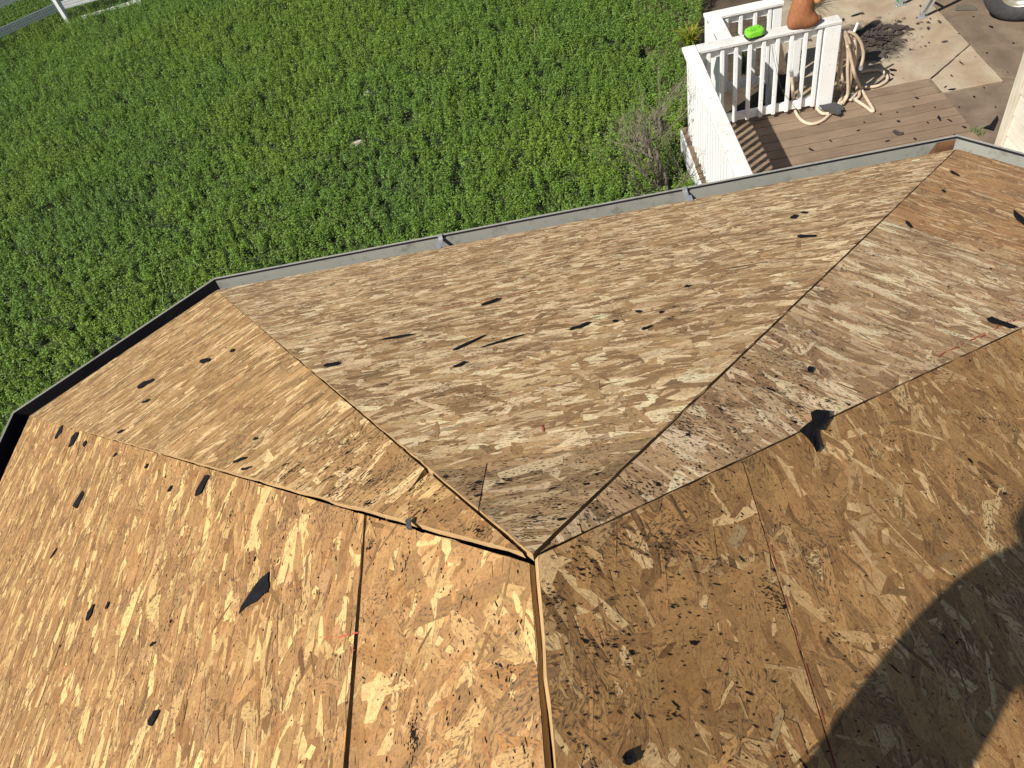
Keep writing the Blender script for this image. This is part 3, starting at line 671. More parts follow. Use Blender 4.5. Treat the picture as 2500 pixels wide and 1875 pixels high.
X, Y = np.meshgrid(xs, ys); Z = lawn_h(X, Y)
me = mesh('lawn', np.stack([X, Y, Z], -1).reshape(-1, 3), [(j*nx_+i, j*nx_+i+1, (j+1)*nx_+i+1, (j+1)*nx_+i) for j in range(ny_-1) for i in range(nx_-1)])
o = link('lawn', me, MAT['lawn_base'], smooth=True); o['kind'] = 'structure'
deck = empty('deck', (1.49, 3.0, -0.3), kind='structure')
y = 7.205; k = 0
while y > 2.3:
    w = 0.138; x1 = 4.14 if y < 6.92 else 4.105
    x0 = 1.485+random.uniform(-0.004, 0.004); dz = random.uniform(-0.0015, 0.0015)
    MB().bbox((x0, y-w, -0.028+dz), (x1+random.uniform(-0.003, 0.003), y, dz), 0.003).obj('deck_board', MAT['deck'], deck)
    y -= w+0.010
MB().box((1.50, 2.3, -0.26), (1.53, 7.19, -0.03)).obj('rim_joist', MAT['whitewood'], deck)
MB().box((1.53, 7.10, -0.26), (4.10, 7.19, -0.03)).obj('rim_joist', MAT['deck'], deck)
MB().box((1.468, 2.3, -0.30), (1.484, 7.19, -0.012)).obj('fascia', MAT['white'], deck)
# pavement: cast slabs with open joints
pave = empty('pavement', (4.5, 8, -0.3), kind='structure')
def slab(pts, z, mat, gap=0.006):
    P2 = orient(pts); P2 = inset(P2, [(gap, gap)]*len(P2)); e = []
    for i in range(len(P2)):
        a, b = P2[i], P2[(i+1) % len(P2)]; L = hypot(b[0]-a[0], b[1]-a[1]); k = max(1, int(L/0.06))
        for j in range(k): e.append((a[0]+(b[0]-a[0])*j/k+(random.gauss(0, 0.002) if j else 0), a[1]+(b[1]-a[1])*j/k+(random.gauss(0, 0.002) if j else 0)))
    k = len(e); cx = sum(q[0] for q in e)/k; cy_ = sum(q[1] for q in e)/k
    sh = lambda q, m_: (q[0]+(cx-q[0])*m_/max(0.3, hypot(cx-q[0], cy_-q[1])), q[1]+(cy_-q[1])*m_/max(0.3, hypot(cx-q[0], cy_-q[1])))
    v = [(*sh(q, 0.006), z) for q in e]+[(*q, z-0.006) for q in e]+[(*q, z-0.1) for q in e]
    f = [tuple(range(k))]+[(i, k+i, k+(i+1) % k, (i+1) % k) for i in range(k)]+[(k+i, 2*k+i, 2*k+(i+1) % k, k+(i+1) % k) for i in range(k)]
    MB().add(v, f).obj('slab', mat, pave)
slab([(2.74, 7.21), (4.135, 7.205), (4.76, 7.71), (4.79, 14.0), (3.9, 14.0), (3.15, 9.6), (2.76, 8.7), (2.74, 8.0)], -0.012, MAT['conc'])
slab([(4.145, 7.2), (4.76, 7.705), (4.755, 6.91), (4.15, 6.915)], -0.010, MAT['conc'], 0.004)
slab([(4.765, 6.90), (4.768, 7.71), (4.80, 16), (12, 16), (12, 6.0), (6.0, 6.0), (4.9, 6.9)], -0.020, MAT['conc2'])
slab([(4.148, 6.91), (4.765, 6.905), (4.9, 6.88), (5.99, 5.98), (5.99, 4.0), (4.148, 4.0)], -0.022, MAT['conc2'])
MB().box((4.105, 6.93, -0.03), (4.142, 7.2, -0.003)).obj('edge_strip', MAT['conc2'], pave)

# ---------------------------------------------------------------- white rails round the deck
def rail_run(root, a, b, top, z0=0.0, along='x', n_bal=8, cross=(0, 0), cap_over=0.03, posts=(True, True), bal_pos=None, capmat='whitewood', pw=0.085):
    """a,b: run ends along its axis; cross: the fixed coordinate"""
    c0 = cross
    def bx(lo, hi, name, mat, bev=0.004):
        (u0, v0, w0), (u1, v1, w1) = lo, hi
        if along == 'x': MB().bbox((u0, v0, w0), (u1, v1, w1), bev).obj(name, MAT[mat], root)
        else: MB().bbox((v0, u0, w0), (v1, u1, w1), bev).obj(name, MAT[mat], root)
    bx((a, c0-0.07, top-0.038), (b, c0+0.07, top), 'cap', capmat, 0.007)
    bx((a+0.02, c0-0.019, top-0.132), (b-0.02, c0+0.019, top-0.0385), 'top_rail', 'white')
    bx((a+0.02, c0-0.019, z0+0.045), (b-0.02, c0+0.019, z0+0.135), 'bottom_rail', 'white')
    for s, pz in ((a+pw/2+0.01, posts[0]), (b-pw/2-0.01, posts[1])):
        if pz: bx((s-pw/2, c0-pw/2, z0-0.25), (s+pw/2, c0+pw/2, top-0.039), 'post', 'white', 0.006)
    for s in bal_pos: bx((s-0.02, c0-0.056, z0+0.05), (s+0.02, c0-0.0195, top-0.045), 'baluster', 'white', 0.005)
RT = 0.95
fr = empty('railing', (1.5, 7.08, 0), 'white baluster railing with a lime green case and brown figure on its cap', 'railing')
rail_run(fr, 1.645, 3.045, RT, 0, 'x', cross=7.085, bal_pos=[2.845-0.137*i for i in range(9)], posts=(False, False))
MB().bbox((2.885, 7.02, 0.0), (3.045, 7.13, RT-0.039), 0.006).obj('post', MAT['white'], fr)
MB().bbox((1.66, 7.065, 0.0), (1.74, 7.145, RT-0.039), 0.006).obj('post', MAT['white'], fr)
lr = empty('railing', (1.57, 5, 0), 'long white railing running from the gutter, crossed by twig shadows', 'railing')
rail_run(lr, 2.6, 7.16, RT, 0, 'y', cross=1.572, bal_pos=[6.97-0.108*i for i in range(39)], posts=(False, False))
for yy in (7.05, 5.2, 3.2): MB().bbox((1.545, yy-0.042, 0.0), (1.63, yy+0.042, RT-0.039), 0.006).obj('post', MAT['white'], lr)
br = empty('railing', (1.95, 7.7, -0.1), 'shorter white railing with black wire mesh behind the front railing', 'railing')
rail_run(br, 1.85, 2.66, RT, 0.0, 'x', cross=7.70, bal_pos=[2.07, 2.22, 2.37, 2.52], posts=(True, True), pw=0.10)
MB().bbox((1.87, 7.165, RT-0.037), (2.01, 7.625, RT-0.002), 0.007).obj('cap', MAT['whitewood'], br)
MB().bbox((1.92, 7.17, RT-0.12), (1.96, 7.63, RT-0.038), 0.004).obj('top_rail', MAT['white'], br)
MB().bbox((1.90, 7.55, -0.3), (1.99, 7.63, RT-0.039), 0.004).obj('post', MAT['white'], br)
MB().bbox((2.80, 7.66, -0.1), (2.885, 7.74, RT+0.6), 0.005).obj('post', MAT['white'], br)
MB().bbox((1.885, 7.175, -0.35), (1.905, 7.62, RT-0.125), 0.003).obj('side_panel', MAT['white'], br)
mb = MB()
for i in range(12):
    x = 1.95+i*0.062; mb.tube([(x, 7.735, 0.05), (x, 7.735, RT-0.05)], 0.0016, 4)
for i in range(14): mb.tube([(1.95, 7.737, 0.06+i*0.062), (2.64, 7.737, 0.06+i*0.062)], 0.0016, 4)
mb.obj('wire_mesh', MAT['wire'], br)
# ---------------------------------------------------------------- neighbouring wing with lap siding
wing = empty('house_wing', (4.3, 5.0, -0.1), 'cream lap-sided house wall with a wide corner board', 'building')
WX, WY = 4.23, 5.89
z = -0.04; i = 0
while z < 2.9:
    h = 0.21; zt = z+h
    v = []
    ny = 14
    for j in range(ny+1):
        yy = WY-0.11-(WY-0.11-2.6)*j/ny; wv = random.gauss(0, 0.0012)
        v += [(WX-0.004+wv, yy, z), (WX+0.012, yy, zt+0.012), (WX+0.03, yy, z), (WX+0.03, yy, zt+0.012)]
    f = []
    for j in range(ny):
        a = j*4; b = a+4; f += [(a, b, b+1, a+1), (b, a, a+2, b+2)]
    f += [(0, 1, 3, 2)]
    MB().add(v, f).obj('siding_board', MAT['wingwall'], wing); z = zt; i += 1
MB().bbox((WX-0.022, WY-0.112, -0.06), (WX+0.012, WY, 2.95), 0.004).obj('corner_board', MAT['trim'], wing)
MB().bbox((WX+0.013, WY-0.035, -0.06), (WX+0.11, WY+0.001, 2.95), 0.004).obj('corner_board', MAT['trim'], wing)
MB().box((WX+0.031, 2.6, -0.15), (9.0, WY-0.036, 2.95)).obj('wall', MAT['wingwall'], wing)
mb = MB(); mb.add([(WX-0.25, 2.4, 2.96), (9.2, 2.4, 2.96), (9.2, WY+0.25, 2.96), (WX-0.25, WY+0.25, 2.96), (WX+2.4, 4.2, 3.9), (8, 4.2, 3.9)], [(0,1,5,4),(1,2,5),(2,3,4,5),(3,0,4),(0,3,2,1)])
mb.obj('roof', MAT['shingle2'], wing)

# ---------------------------------------------------------------- corner fence with wire mesh
fence = empty('fence', (-8.9, 15.4, -0.4), 'white two-rail corner fence with wire mesh at the lawn edge', 'fence')
FC = Vector((-8.95, 15.45, 0)); dl = Vector((-0.83, -0.555, 0)).normalized(); dr = Vector((1.0, 0.10, 0)).normalized()
def board(p, q, hgt, th, name, mat):
    u = (q-p).normalized(); n = Vector((0, 0, 1)).cross(u).normalized()*th/2; up = Vector((0, 0, hgt/2))
    v = [p-n-up, p+n-up, q+n-up, q-n-up, p-n+up, p+n+up, q+n+up, q-n+up]
    MB().add(v, [(0,3,2,1),(4,5,6,7),(0,1,5,4),(1,2,6,5),(2,3,7,6),(3,0,4,7)]).obj(name, mat, fence)
for z_ in (0.02, 0.45):
    board(FC+dl*0.05+Vector((0, 0, z_)), FC+dl*3.6+Vector((0, 0, z_)), 0.14, 0.038, 'rail', MAT['white'])
    board(FC+dr*0.05+Vector((0, 0, z_)), FC+dr*3.0+Vector((0, 0, z_)), 0.14, 0.038, 'rail', MAT['white'])
board(FC+dr*0.3+Vector((0, -0.02, -0.27)), FC+dr*1.5+Vector((0, -0.02, -0.25)), 0.05, 0.05, 'ground_board', MAT['white'])
for q in (FC, FC+dl*1.8, FC+dl*3.6, FC+dr*1.5, FC+dr*3.0): MB().bbox((q.x-0.05, q.y-0.05, -0.6), (q.x+0.05, q.y+0.05, 0.56), 0.006).obj('post', MAT['white'], fence)
for dd, Lg in ((dl, 3.6), (dr, 3.0)):
    mb = MB(); n = Vector((-dd.y, dd.x, 0)); n = n if n.y < 0 else -n; o_ = n*0.03
    k = int(Lg/0.052)
    for i in range(k): q = FC+dd*(0.04+i*0.052)+o_; mb.tube([q+Vector((0, 0, -0.3)), q+Vector((0, 0, 0.52))], 0.0017, 4, False)
    for i in range(16): mb.tube([FC+dd*0.03+o_+Vector((0, 0, -0.28+i*0.052)), FC+dd*Lg+o_+Vector((0, 0, -0.28+i*0.052))], 0.0017, 4, False)
    mb.obj('wire_mesh', MAT['wire'], fence)

# ---------------------------------------------------------------- clover lawn (nobody could count it)
def clover():
    poly = [(-12.6, 19.5), (2.9, 12.2), (1.80, 8.2), (1.44, 7.2), (1.44, 4.6), (-3.2, 4.6), (-6.6, 3.2), (-13.4, 14.5)]
    P = np.array(poly[::-1]); lo, hi = P.min(0), P.max(0)
    def inside(c):
        ok = np.ones(len(c), bool); j = len(poly)-1; res = np.zeros(len(c), bool)
        for i in range(len(poly)):
            xi, yi = poly[i]; xj, yj = poly[j]
            res ^= ((yi > c[:, 1]) != (yj > c[:, 1])) & (c[:, 0] < (xj-xi)*(c[:, 1]-yi)/(yj-yi)+xi); j = i
        return res
    area = (hi-lo).prod(); c = lo+(hi-lo)*rng.random((int(area*270), 2)); c = c[inside(c)]
    big = vnoise(c[:, 0], c[:, 1], 1.5, 11); med = vnoise(c[:, 0], c[:, 1], 0.45, 12)
    keep = rng.random(len(c)) < np.clip(0.85+1.3*(med-0.18)+0.4*(big-0.4), 0.35, 1.0)
    bare = [(*on_z(872, 343, LZ+0.12)[:2], 0.15, 0.12), (*on_z(898, 220, LZ+0.12)[:2], 0.10, 0.09), (*on_z(760, 395, LZ+0.1)[:2], 0.14, 0.12), (*on_z(995, 300, LZ+0.1)[:2], 0.10, 0.16), (1.15, 6.55, 0.12, 0.15), (1.35, 7.7, 0.10, 0.2), (-1.75, 12.0, 0.15, 0.06)]
    for bx_, by_, rx, ry in bare: keep &= ((c[:, 0]-bx_)/rx)**2+((c[:, 1]-by_)/ry)**2 > 1
    c = c[keep]; n = len(c); big = big[keep]; med = med[keep]
    R = np.clip(rng.normal(0.038, 0.012, n), 0.018, 0.08); hgt = 0.10+0.05*big+0.06*med+rng.normal(0, 0.03, n); hgt = np.clip(hgt, 0.04, 0.36)
    edge = np.clip((c[:, 1]-14.0+0.55*c[:, 0]*0)/4, 0, 1)*np.clip((-5.5-c[:, 0])/4, 0, 1); hgt *= 1+1.2*edge
    base = lawn_h(c[:, 0], c[:, 1])
    hue = vnoise(c[:, 0], c[:, 1], 1.9, 21)*0.6+vnoise(c[:, 0], c[:, 1], 0.5, 22)*0.4
    K = 48; n2 = n*K
    idx = np.repeat(np.arange(n), K)
    a = rng.random(n2)*2*pi; rr = np.sqrt(rng.random(n2)); dome = 1-0.62*rr**2; dep = rng.random(n2)**2.2
    px = c[idx, 0]+np.cos(a)*rr*R[idx]*1.15; py = c[idx, 1]+np.sin(a)*rr*R[idx]*1.15
    pz = base[idx]+hgt[idx]*(dome*(1-0.62*dep))+0.02
    # leaf frame: normals lean outwards from the clump
    nx = np.cos(a)*rr*0.55+rng.normal(0, 0.42, n2); ny = np.sin(a)*rr*0.55+rng.normal(0, 0.42, n2); nz = np.ones(n2)
    nn = np.stack([nx, ny, nz], 1); nn /= np.linalg.norm(nn, axis=1)[:, None]
    tdir = rng.random(n2)*2*pi; t = np.stack([np.cos(tdir), np.sin(tdir), np.zeros(n2)], 1); t -= nn*(t*nn).sum(1)[:, None]; t /= np.linalg.norm(t, axis=1)[:, None]
    b = np.cross(nn, t)
    L = np.clip(rng.normal(0.0165, 0.0045, n2), 0.007, 0.03)[:, None]; wd = L*rng.uniform(0.55, 0.95, n2)[:, None]
    ctr = np.stack([px, py, pz], 1); fold = nn*L*0.16
    V = np.stack([ctr-t*L*0.5-b*wd*0.35, ctr+b*wd*0.65+fold, ctr+t*L*0.6-b*wd*0.25], 1).reshape(-1, 3)
    y0 = np.array([0.160, 0.245, 0.032]); g0 = np.array([0.130, 0.222, 0.034]); b0 = np.array([0.100, 0.182, 0.038])
    h = np.clip((hue-0.5)*1.2+0.55, 0, 1)[idx][:, None]
    col = np.where(h > 0.5, g0+(y0-g0)*(h-0.5)*2, b0+(g0-b0)*h*2)
    col = col*(1+rng.normal(0, 0.20, (n2, 1)))*(1+rng.normal(0, 0.10, n)[idx][:, None])
    dry = rng.random(n2) < 0.012; col[dry] = np.array([0.26, 0.22, 0.10])
    col = np.clip(col, 0.008, 0.5)
    me = polymesh('clover', V, np.full(n2, 3), np.repeat(col, 3, 0))
    o = link('clover', me, MAT['leaf']); tag(o, 'dense green clover and weeds covering the lawn', 'clover', kind='stuff')
    # long grass blades among the clover
    m_ = 3000; c2 = lo+(hi-lo)*rng.random((m_*3, 2)); c2 = c2[inside(c2)]; wgt = vnoise(c2[:, 0], c2[:, 1], 0.9, 31); c2 = c2[wgt > 0.56][:m_]; m_ = len(c2)
    a = rng.random(m_)*2*pi; hl = rng.uniform(0.10, 0.26, m_); z0 = lawn_h(c2[:, 0], c2[:, 1]); lean = rng.uniform(0.3, 1.1, m_)*hl; w = rng.uniform(0.0025, 0.005, m_)
    d = np.stack([np.cos(a), np.sin(a)], 1); sd_ = np.stack([-np.sin(a), np.cos(a)], 1)
    def at_(k, s): return np.column_stack([c2+d*(lean*k*k)[:, None]+sd_*(w*s)[:, None], z0+0.05+hl*k])
    V = np.stack([at_(0, -1), at_(0, 1), at_(0.6, 0.8), at_(0.6, -0.8), at_(0.6, -0.8), at_(0.6, 0.8), at_(1, 0.1), at_(1, -0.1)], 1).reshape(-1, 3)
    cl = np.array([0.13, 0.20, 0.05])*(1+rng.normal(0, 0.3, (m_, 1))); cl[rng.random(m_) < 0.04] = (0.4, 0.36, 0.2)
    me = polymesh('grass_blades', V, np.full(m_*2, 4), np.repeat(np.clip(cl, 0.02, 0.6), 8, 0))
    o = link('grass_blades', me, MAT['weed']); tag(o, 'long grass blades standing among the clover', 'grass', kind='stuff')
clover()
for q, rx, ry, rz in (((868, 350), 0.13, 0.045, 0.5), ((897, 226), 0.075, 0.03, 0.4), ((828, 236), 0.06, 0.022, 0.3)):
    c = on_z(*q, LZ+0.06); v = []; k = 14
    for j, (m_, hz) in enumerate(((1, -0.03), (0.7, 0.015), (0.3, 0.03))):
        for i in range(k):
            t = 2*pi*i/k; r_ = m_*random.uniform(0.75, 1.15); x_, y_ = cos(t)*rx*r_, sin(t)*ry*r_
            v.append((c[0]+x_*cos(rz)-y_*sin(rz), c[1]+x_*sin(rz)+y_*cos(rz), LZ+0.05+hz+random.gauss(0, 0.006)))
    f = [(j*k+i, j*k+(i+1) % k, (j+1)*k+(i+1) % k, (j+1)*k+i) for j in range(2) for i in range(k)]+[tuple(2*k+i for i in range(k))]
    o = MB().add(v, f).obj('bare_earth', MAT['pale']); o['kind'] = 'structure'

# ---------------------------------------------------------------- bare shrub beside the railing
def shrub():
    root = empty('bare_shrub', (1.15, 6.55, -0.3), 'leafless grey-brown shrub with fine twigs against the white railing', 'shrub')
    st, tw = MB(), MB(); R = random.Random(5)
    def grow(p, d, L, r, lev):
        n = 4 if lev < 2 else 3; pts = [p.copy()]; q = p.copy()
        for i in range(n):
            d = (d+Vector((R.gauss(0, 0.16), R.gauss(0, 0.16), R.gauss(0, 0.10)+0.04))).normalized(); q = q+d*L/n; pts.append(q.copy())
        (st if lev < 2 else tw).tube(pts, [r*1.1*(1-0.45*i/n) for i in range(n+1)], 6 if lev < 2 else 3, False)
        if lev >= 4 or r < 0.0009: return
        kids = {0: 4, 1: 3, 2: 3, 3: 2}[lev]
        for i in range(kids):
            t = R.uniform(0.35, 1.0); k = min(n-1, int(t*n)); b = pts[k].lerp(pts[k+1], t*n-k)
            dd = (d*0.9+Vector((R.gauss(0, 0.5), R.gauss(0, 0.5), R.gauss(0.12, 0.3)))).normalized()
            grow(b, dd, L*R.uniform(0.5, 0.8), r*R.uniform(0.42, 0.6), lev+1)
    for (bx_, by_, dx, dy, L, r) in ((1.14, 6.50, -0.10, 0.05, 0.62, 0.017), (1.20, 6.55, 0.16, 0.10, 0.60, 0.015), (1.10, 6.60, -0.35, -0.10, 0.55, 0.012), (1.17, 6.62, 0.02, 0.35, 0.62, 0.014), (1.22, 6.45, 0.10, -0.25, 0.45, 0.011), (1.05, 6.52, -0.7, -0.35, 0.6, 0.010), (1.12, 6.6, 0.0, 0.1, 0.7, 0.014)):
        grow(Vector((bx_, by_, LZ)), Vector((dx, dy, 1)).normalized(), L, r, 0)
    st.obj('stems', MAT['twig'], root); tw.obj('twigs', MAT['twig'], root)
shrub()
def tuft(loc, n, h, sp, label, col, w=0.004):
    R = random.Random(int(loc[0]*100)); V = []; S = []; C_ = []
    for _ in range(n):
        a = R.random()*2*pi; l = h*R.uniform(0.5, 1.1); ln = sp*R.uniform(0.2, 1.1); b = Vector(loc)+Vector((R.gauss(0, 0.03), R.gauss(0, 0.03), 0)); d = Vector((cos(a), sin(a), 0)); s_ = Vector((-sin(a), cos(a), 0))*w
        P = [b+d*ln*k*k+Vector((0, 0, l*(k-0.35*k*k*k))) for k in (0, 0.35, 0.7, 1)]
        c_ = tuple(x*R.uniform(0.7, 1.4) for x in col)
        for i in range(3):
            m0, m1 = (1, 0.9, 0.6, 0.1)[i], (1, 0.9, 0.6, 0.1)[i+1]
            V += [P[i]-s_*m0, P[i]+s_*m0, P[i+1]+s_*m1, P[i+1]-s_*m1]; S.append(4); C_ += [c_]*4
    o = link('grass_tuft', polymesh('grass_tuft', np.array([tuple(Vector(x)-Vector(loc)) for x in V]), S, np.array(C_)), MAT['weed']); o.location = loc; return tag(o, label, 'plant')
q = on_z(2385, 325, -0.02); tuft((q[0], q[1], -0.03), 26, 0.09, 0.06, 'small green weed growing at the deck edge by the wall', (0.09, 0.2, 0.05), 0.005)
q = on_z(1890, 150, 0.0); tuft((2.38, 8.15, -0.05), 110, 0.55, 0.22, 'dry green grass tuft seen through the white balusters', (0.12, 0.14, 0.06))
tuft((3.45, 9.25, -0.03), 120, 0.40, 0.45, 'spidery grass clump on the pavement behind the brown figure', (0.10, 0.15, 0.06))
tuft((2.05, 9.5, -0.3), 90, 0.35, 0.25, 'yellow-green leafy weed behind the mesh railing', (0.22, 0.25, 0.03), 0.012)

# ---------------------------------------------------------------- hose, hanger and things on the rail
zz = lambda L, y_: [on_y(1900+x/6.38, 60+y/6.38, y_+k*0.0) for k, (x, y) in enumerate(L)]
zg = lambda L, z_: [on_z(1900+x/6.38, 60+y/6.38, z_) for x, y in L]
hang = empty('hose_hanger', (3.05, 7.1, 0.5), 'white plastic hose hanger fixed to the railing post', 'hose hanger')
mb = MB(); mb.tube(spline([(3.046, 7.15, 0.68), (3.12, 7.15, 0.685), (3.20, 7.15, 0.70), (3.235, 7.15, 0.76), (3.25, 7.15, 0.82)], 5), 0.014, 10); mb.obj('arm', MAT['plastic_w'], hang, True)
MB().bbox((3.046, 7.04, 0.62), (3.062, 7.18, 0.82), 0.004).obj('back_plate', MAT['plastic_w'], hang)
MB().bbox((3.066, 7.115, 0.56), (3.25, 7.19, 0.665), 0.01).obj('saddle', MAT['plastic_w'], hang)
hose = empty('garden_hose', (3.15, 7.1, 0), 'tan garden hose hung in loops on the post and trailing over the deck', 'hose')
HR = 0.0165
def hosep(pts, k=7): MB().tube(spline(pts, k), HR, 9).obj('hose_loop', MAT['hose'], hose, True)
hosep(zz([(1120, 300), (1075, 180), (1030, 110), (1010, 130), (1060, 240), (1088, 450), (1080, 720), (1088, 980), (1070, 1120)], 7.07)+zg([(1000, 1240)], 0.03))
hosep(zz([(1060, 300), (1050, 170), (1085, 105), (1130, 200), (1160, 400), (1168, 560), (1160, 720)], 7.12)+zg([(1240, 900), (1265, 1090), (1200, 1170)], 0.03))
hosep(zz([(1150, 260), (1165, 160), (1195, 190), (1230, 330), (1225, 470), (1203, 600), (1160, 740), (1140, 850)], 7.16))
hosep(zz([(1000, 180), (1020, 112), (1100, 115), (1200, 165), (1285, 280), (1325, 430), (1318, 540), (1292, 640)], 7.10))
hosep(zz([(1075, 330), (1112, 430), (1150, 600), (1200, 800)], 7.06)+zg([(1290, 1000), (1395, 1180), (1480, 1325), (1455, 1348), (1380, 1290), (1270, 1215), (1190, 1165)], 0.018))
hosep(zz([(990, 210), (1000, 400), (975, 700), (1005, 880)], 7.11)+zg([(1012, 1000), (985, 1130), (935, 1245)], 0.02))
hosep(zz([(960, 240), (975, 500), (935, 800), (935, 920)], 7.13)+zg([(965, 1020), (880, 1005), (760, 1030), (660, 1100), (598, 1200), (610, 1310), (690, 1385), (790, 1385)], 0.034))
hosep(zg([(1050, 1120), (1010, 1215), (900, 1330), (800, 1400), (690, 1495), (530, 1548), (390, 1510), (285, 1390), (238, 1230)], 0.018)+zz([(228, 1060), (222, 930), (212, 800)], 6.985))
hosep(zz([(1010, 330), (1000, 200), (1030, 120), (1062, 170), (1100, 330), (1125, 520), (1130, 760), (1110, 960)], 7.09)+zg([(1060, 1130), (985, 1225)], 0.045))
hosep(zz([(1130, 330), (1120, 190), (1150, 130), (1190, 210), (1205, 380), (1190, 560), (1165, 700)], 7.13)+zg([(1170, 860), (1230, 1000), (1180, 1120), (1120, 1180)], 0.03))
hosep(zg([(1290, 745), (1420, 715), (1600, 715), (1690, 790), (1690, 870), (1600, 935), (1480, 968), (1300, 978), (1150, 968)], 0.012))
MB().tube(zz([(1292, 640), (1285, 700)], 7.10), 0.02, 10).obj('fitting', MAT['galv'], hose)
MB().tube(zz([(212, 800), (205, 720)], 6.985), 0.02, 10).obj('fitting', MAT['galv'], hose)
MB().tube(zg([(1190, 1165), (1110, 1095)], 0.024), 0.021, 10).obj('fitting', MAT['galv'], hose)
# twisted dark wire hanging from the rail
mb = MB(); mb.tube(spline(zz([(-100, 330), (-60, 560), (20, 900), (90, 1080), (200, 1210), (330, 1380)], 7.0), 5), 0.0022, 5)
o = mb.obj('loose_wire', MAT['wire'], None, True); tag(o, 'thin dark loose wire hanging down the front of the white railing', 'wire')
# lime case
lc = empty('tool_case', (2.175, 7.085, RT), 'lime green plastic case with black base on the railing cap', 'case')
def rbox(w, d, h, r, z0, top=0.8, n=6):
    prof = []; pts = []
    for sx, sy, a0 in ((1, 1, 0), (-1, 1, pi/2), (-1, -1, pi), (1, -1, 1.5*pi)):
        for i in range(n+1): a = a0+pi/2*i/n; pts.append((sx*(w/2-r)+r*cos(a), sy*(d/2-r)+r*sin(a)))
    k = len(pts); v = []; lev = [(0.96, 0), (1, 0.15), (1, 0.6), (0.94, 0.9), (top, 1.0)]
    for s, hz in lev: v += [(x*s, y*s, z0+h*hz) for x, y in pts]
    f = [tuple(range(k))[::-1], tuple(range(4*k, 5*k))]
    for j in range(4):
        for i in range(k): f.append((j*k+i, j*k+(i+1) % k, (j+1)*k+(i+1) % k, (j+1)*k+i))
    return MB().add(v, f)
Mz = Matrix.Translation((2.205, 7.075, RT)) @ Matrix.Rotation(radians(8), 4, 'Z')
rbox(0.185, 0.135, 0.02, 0.035, 0.0005).xf(Mz).obj('base', MAT['black'], lc, True)
rbox(0.18, 0.13, 0.055, 0.04, 0.0205, 0.82).xf(Mz).obj('lid', MAT['lime'], lc)
rbox(0.12, 0.05, 0.012, 0.02, 0.0755, 0.9).xf(Mz @ Matrix.Translation((0, 0.02, 0))).obj('handle_pad', MAT['lime'], lc)
for xx in (-0.045, -0.015): MB().bbox((xx, -0.03, 0.0745), (xx+0.022, -0.022, 0.0765), 0.0005).xf(Mz).obj('slot', MAT['black'], lc)
MB().bbox((-0.05, -0.069, 0.022), (0.05, -0.062, 0.045), 0.003).xf(Mz).obj('latch', MAT['lime'], lc)
# carved figure
fig = empty('carved_figure', (2.66, 7.085, RT), 'reddish brown carved animal figure sitting on the railing cap', 'figure')
def lump(parts, name, mat, res=(28, 20)):
    """one closed surface: an ellipsoid swollen along given bumps"""
    nU, nV = res; v = []; f = []; cx, cy_, cz, ax, ay, az_ = parts[0]
    for j in range(nV+1):
        ph = pi*j/nV-pi/2
        for i in range(nU):
            th = 2*pi*i/nU; dv = Vector((cos(ph)*cos(th), cos(ph)*sin(th), sin(ph)))
            r = 1/math.sqrt((dv.x/ax)**2+(dv.y/ay)**2+(dv.z/az_)**2)
            for bx_, by_, bz, k, s in parts[1:]: c_ = max(0, dv.dot(Vector((bx_, by_, bz)).normalized())); r *= 1+k*c_**s
            r *= 1+0.012*sin(th*9+ph*5)+random.gauss(0, 0.004); v.append((cx+dv.x*r, cy_+dv.y*r, max(cz+dv.z*r, RT+0.001)))
    for j in range(nV):
        for i in range(nU): f.append((j*nU+i, j*nU+(i+1) % nU, (j+1)*nU+(i+1) % nU, (j+1)*nU+i))
    return MB().add(v, f).obj(name, mat, fig, True)
lump([(2.655, 7.085, RT+0.10, 0.125, 0.10, 0.13), (0.9, -0.35, -0.35, 0.42, 10), (-0.8, -0.3, -0.5, 0.22, 8), (0.1, 0.2, 1, 0.75, 4), (0.5, -0.9, -0.5, 0.2, 10)], 'body', MAT['carved'], (40, 30))
lump([(2.69, 7.12, RT+0.36, 0.085, 0.08, 0.10), (0.2, -1, -0.1, 0.4, 8), (-0.6, 0, 0.8, 0.35, 14), (0.6, 0, 0.8, 0.35, 14)], 'head', MAT['carved'])
lump([(2.80, 7.07, RT+0.26, 0.045, 0.05, 0.07), (0, 0, 1, 0.1, 2)], 'raised_paw', MAT['cutend'], (18, 12))
lump([(2.765, 7.06, RT+0.05, 0.07, 0.05, 0.045), (1, 0, 0.1, 0.2, 3)], 'foot', MAT['carved'], (18, 12))
# shingle lying on the hose
def flat_bit(px_list, z_, name, label, cat, mat, group=None, th=0.004, curl=0.006, scale=1.0):
    o2 = orient([tuple(on_z(*q, z_)[:2]) for q in px_list])
    mb = sheet3(o2, lambda x, y, h: Vector((x, y, z_+h)), th+0.001, th, curl)
    mb.v = [(a, b, max(c_, z_+0.0008)) for a, b, c_ in mb.v]
    c = Vector((sum(q[0] for q in o2)/len(o2), sum(q[1] for q in o2)/len(o2), z_)); mb.v = [tuple(Vector(q)-c) for q in mb.v]
    o = mb.obj(name, mat); o.location = c; return tag(o, label, cat, group)
f5 = lambda L: [(1900+x/6.38, 60+y/6.38) for x, y in L]
flat_bit(f5([(635, 1170), (690, 1145), (860, 1215), (985, 1270), (1020, 1330), (965, 1345), (985, 1385), (935, 1415), (800, 1375), (640, 1290)]), 0.05, 'shingle_piece', 'dark grey shingle piece lying over the hose on the deck', 'shingle', MAT['shingle'], th=0.006)
flat_bit([(2331, 27), (2336, 14), (2360, 12), (2378, 16), (2386, 22), (2383, 26)], -0.018, 'shingle_piece', 'olive half-round shingle piece lying on the pavement by the wheel', 'shingle', MAT['shingle2'], th=0.006)
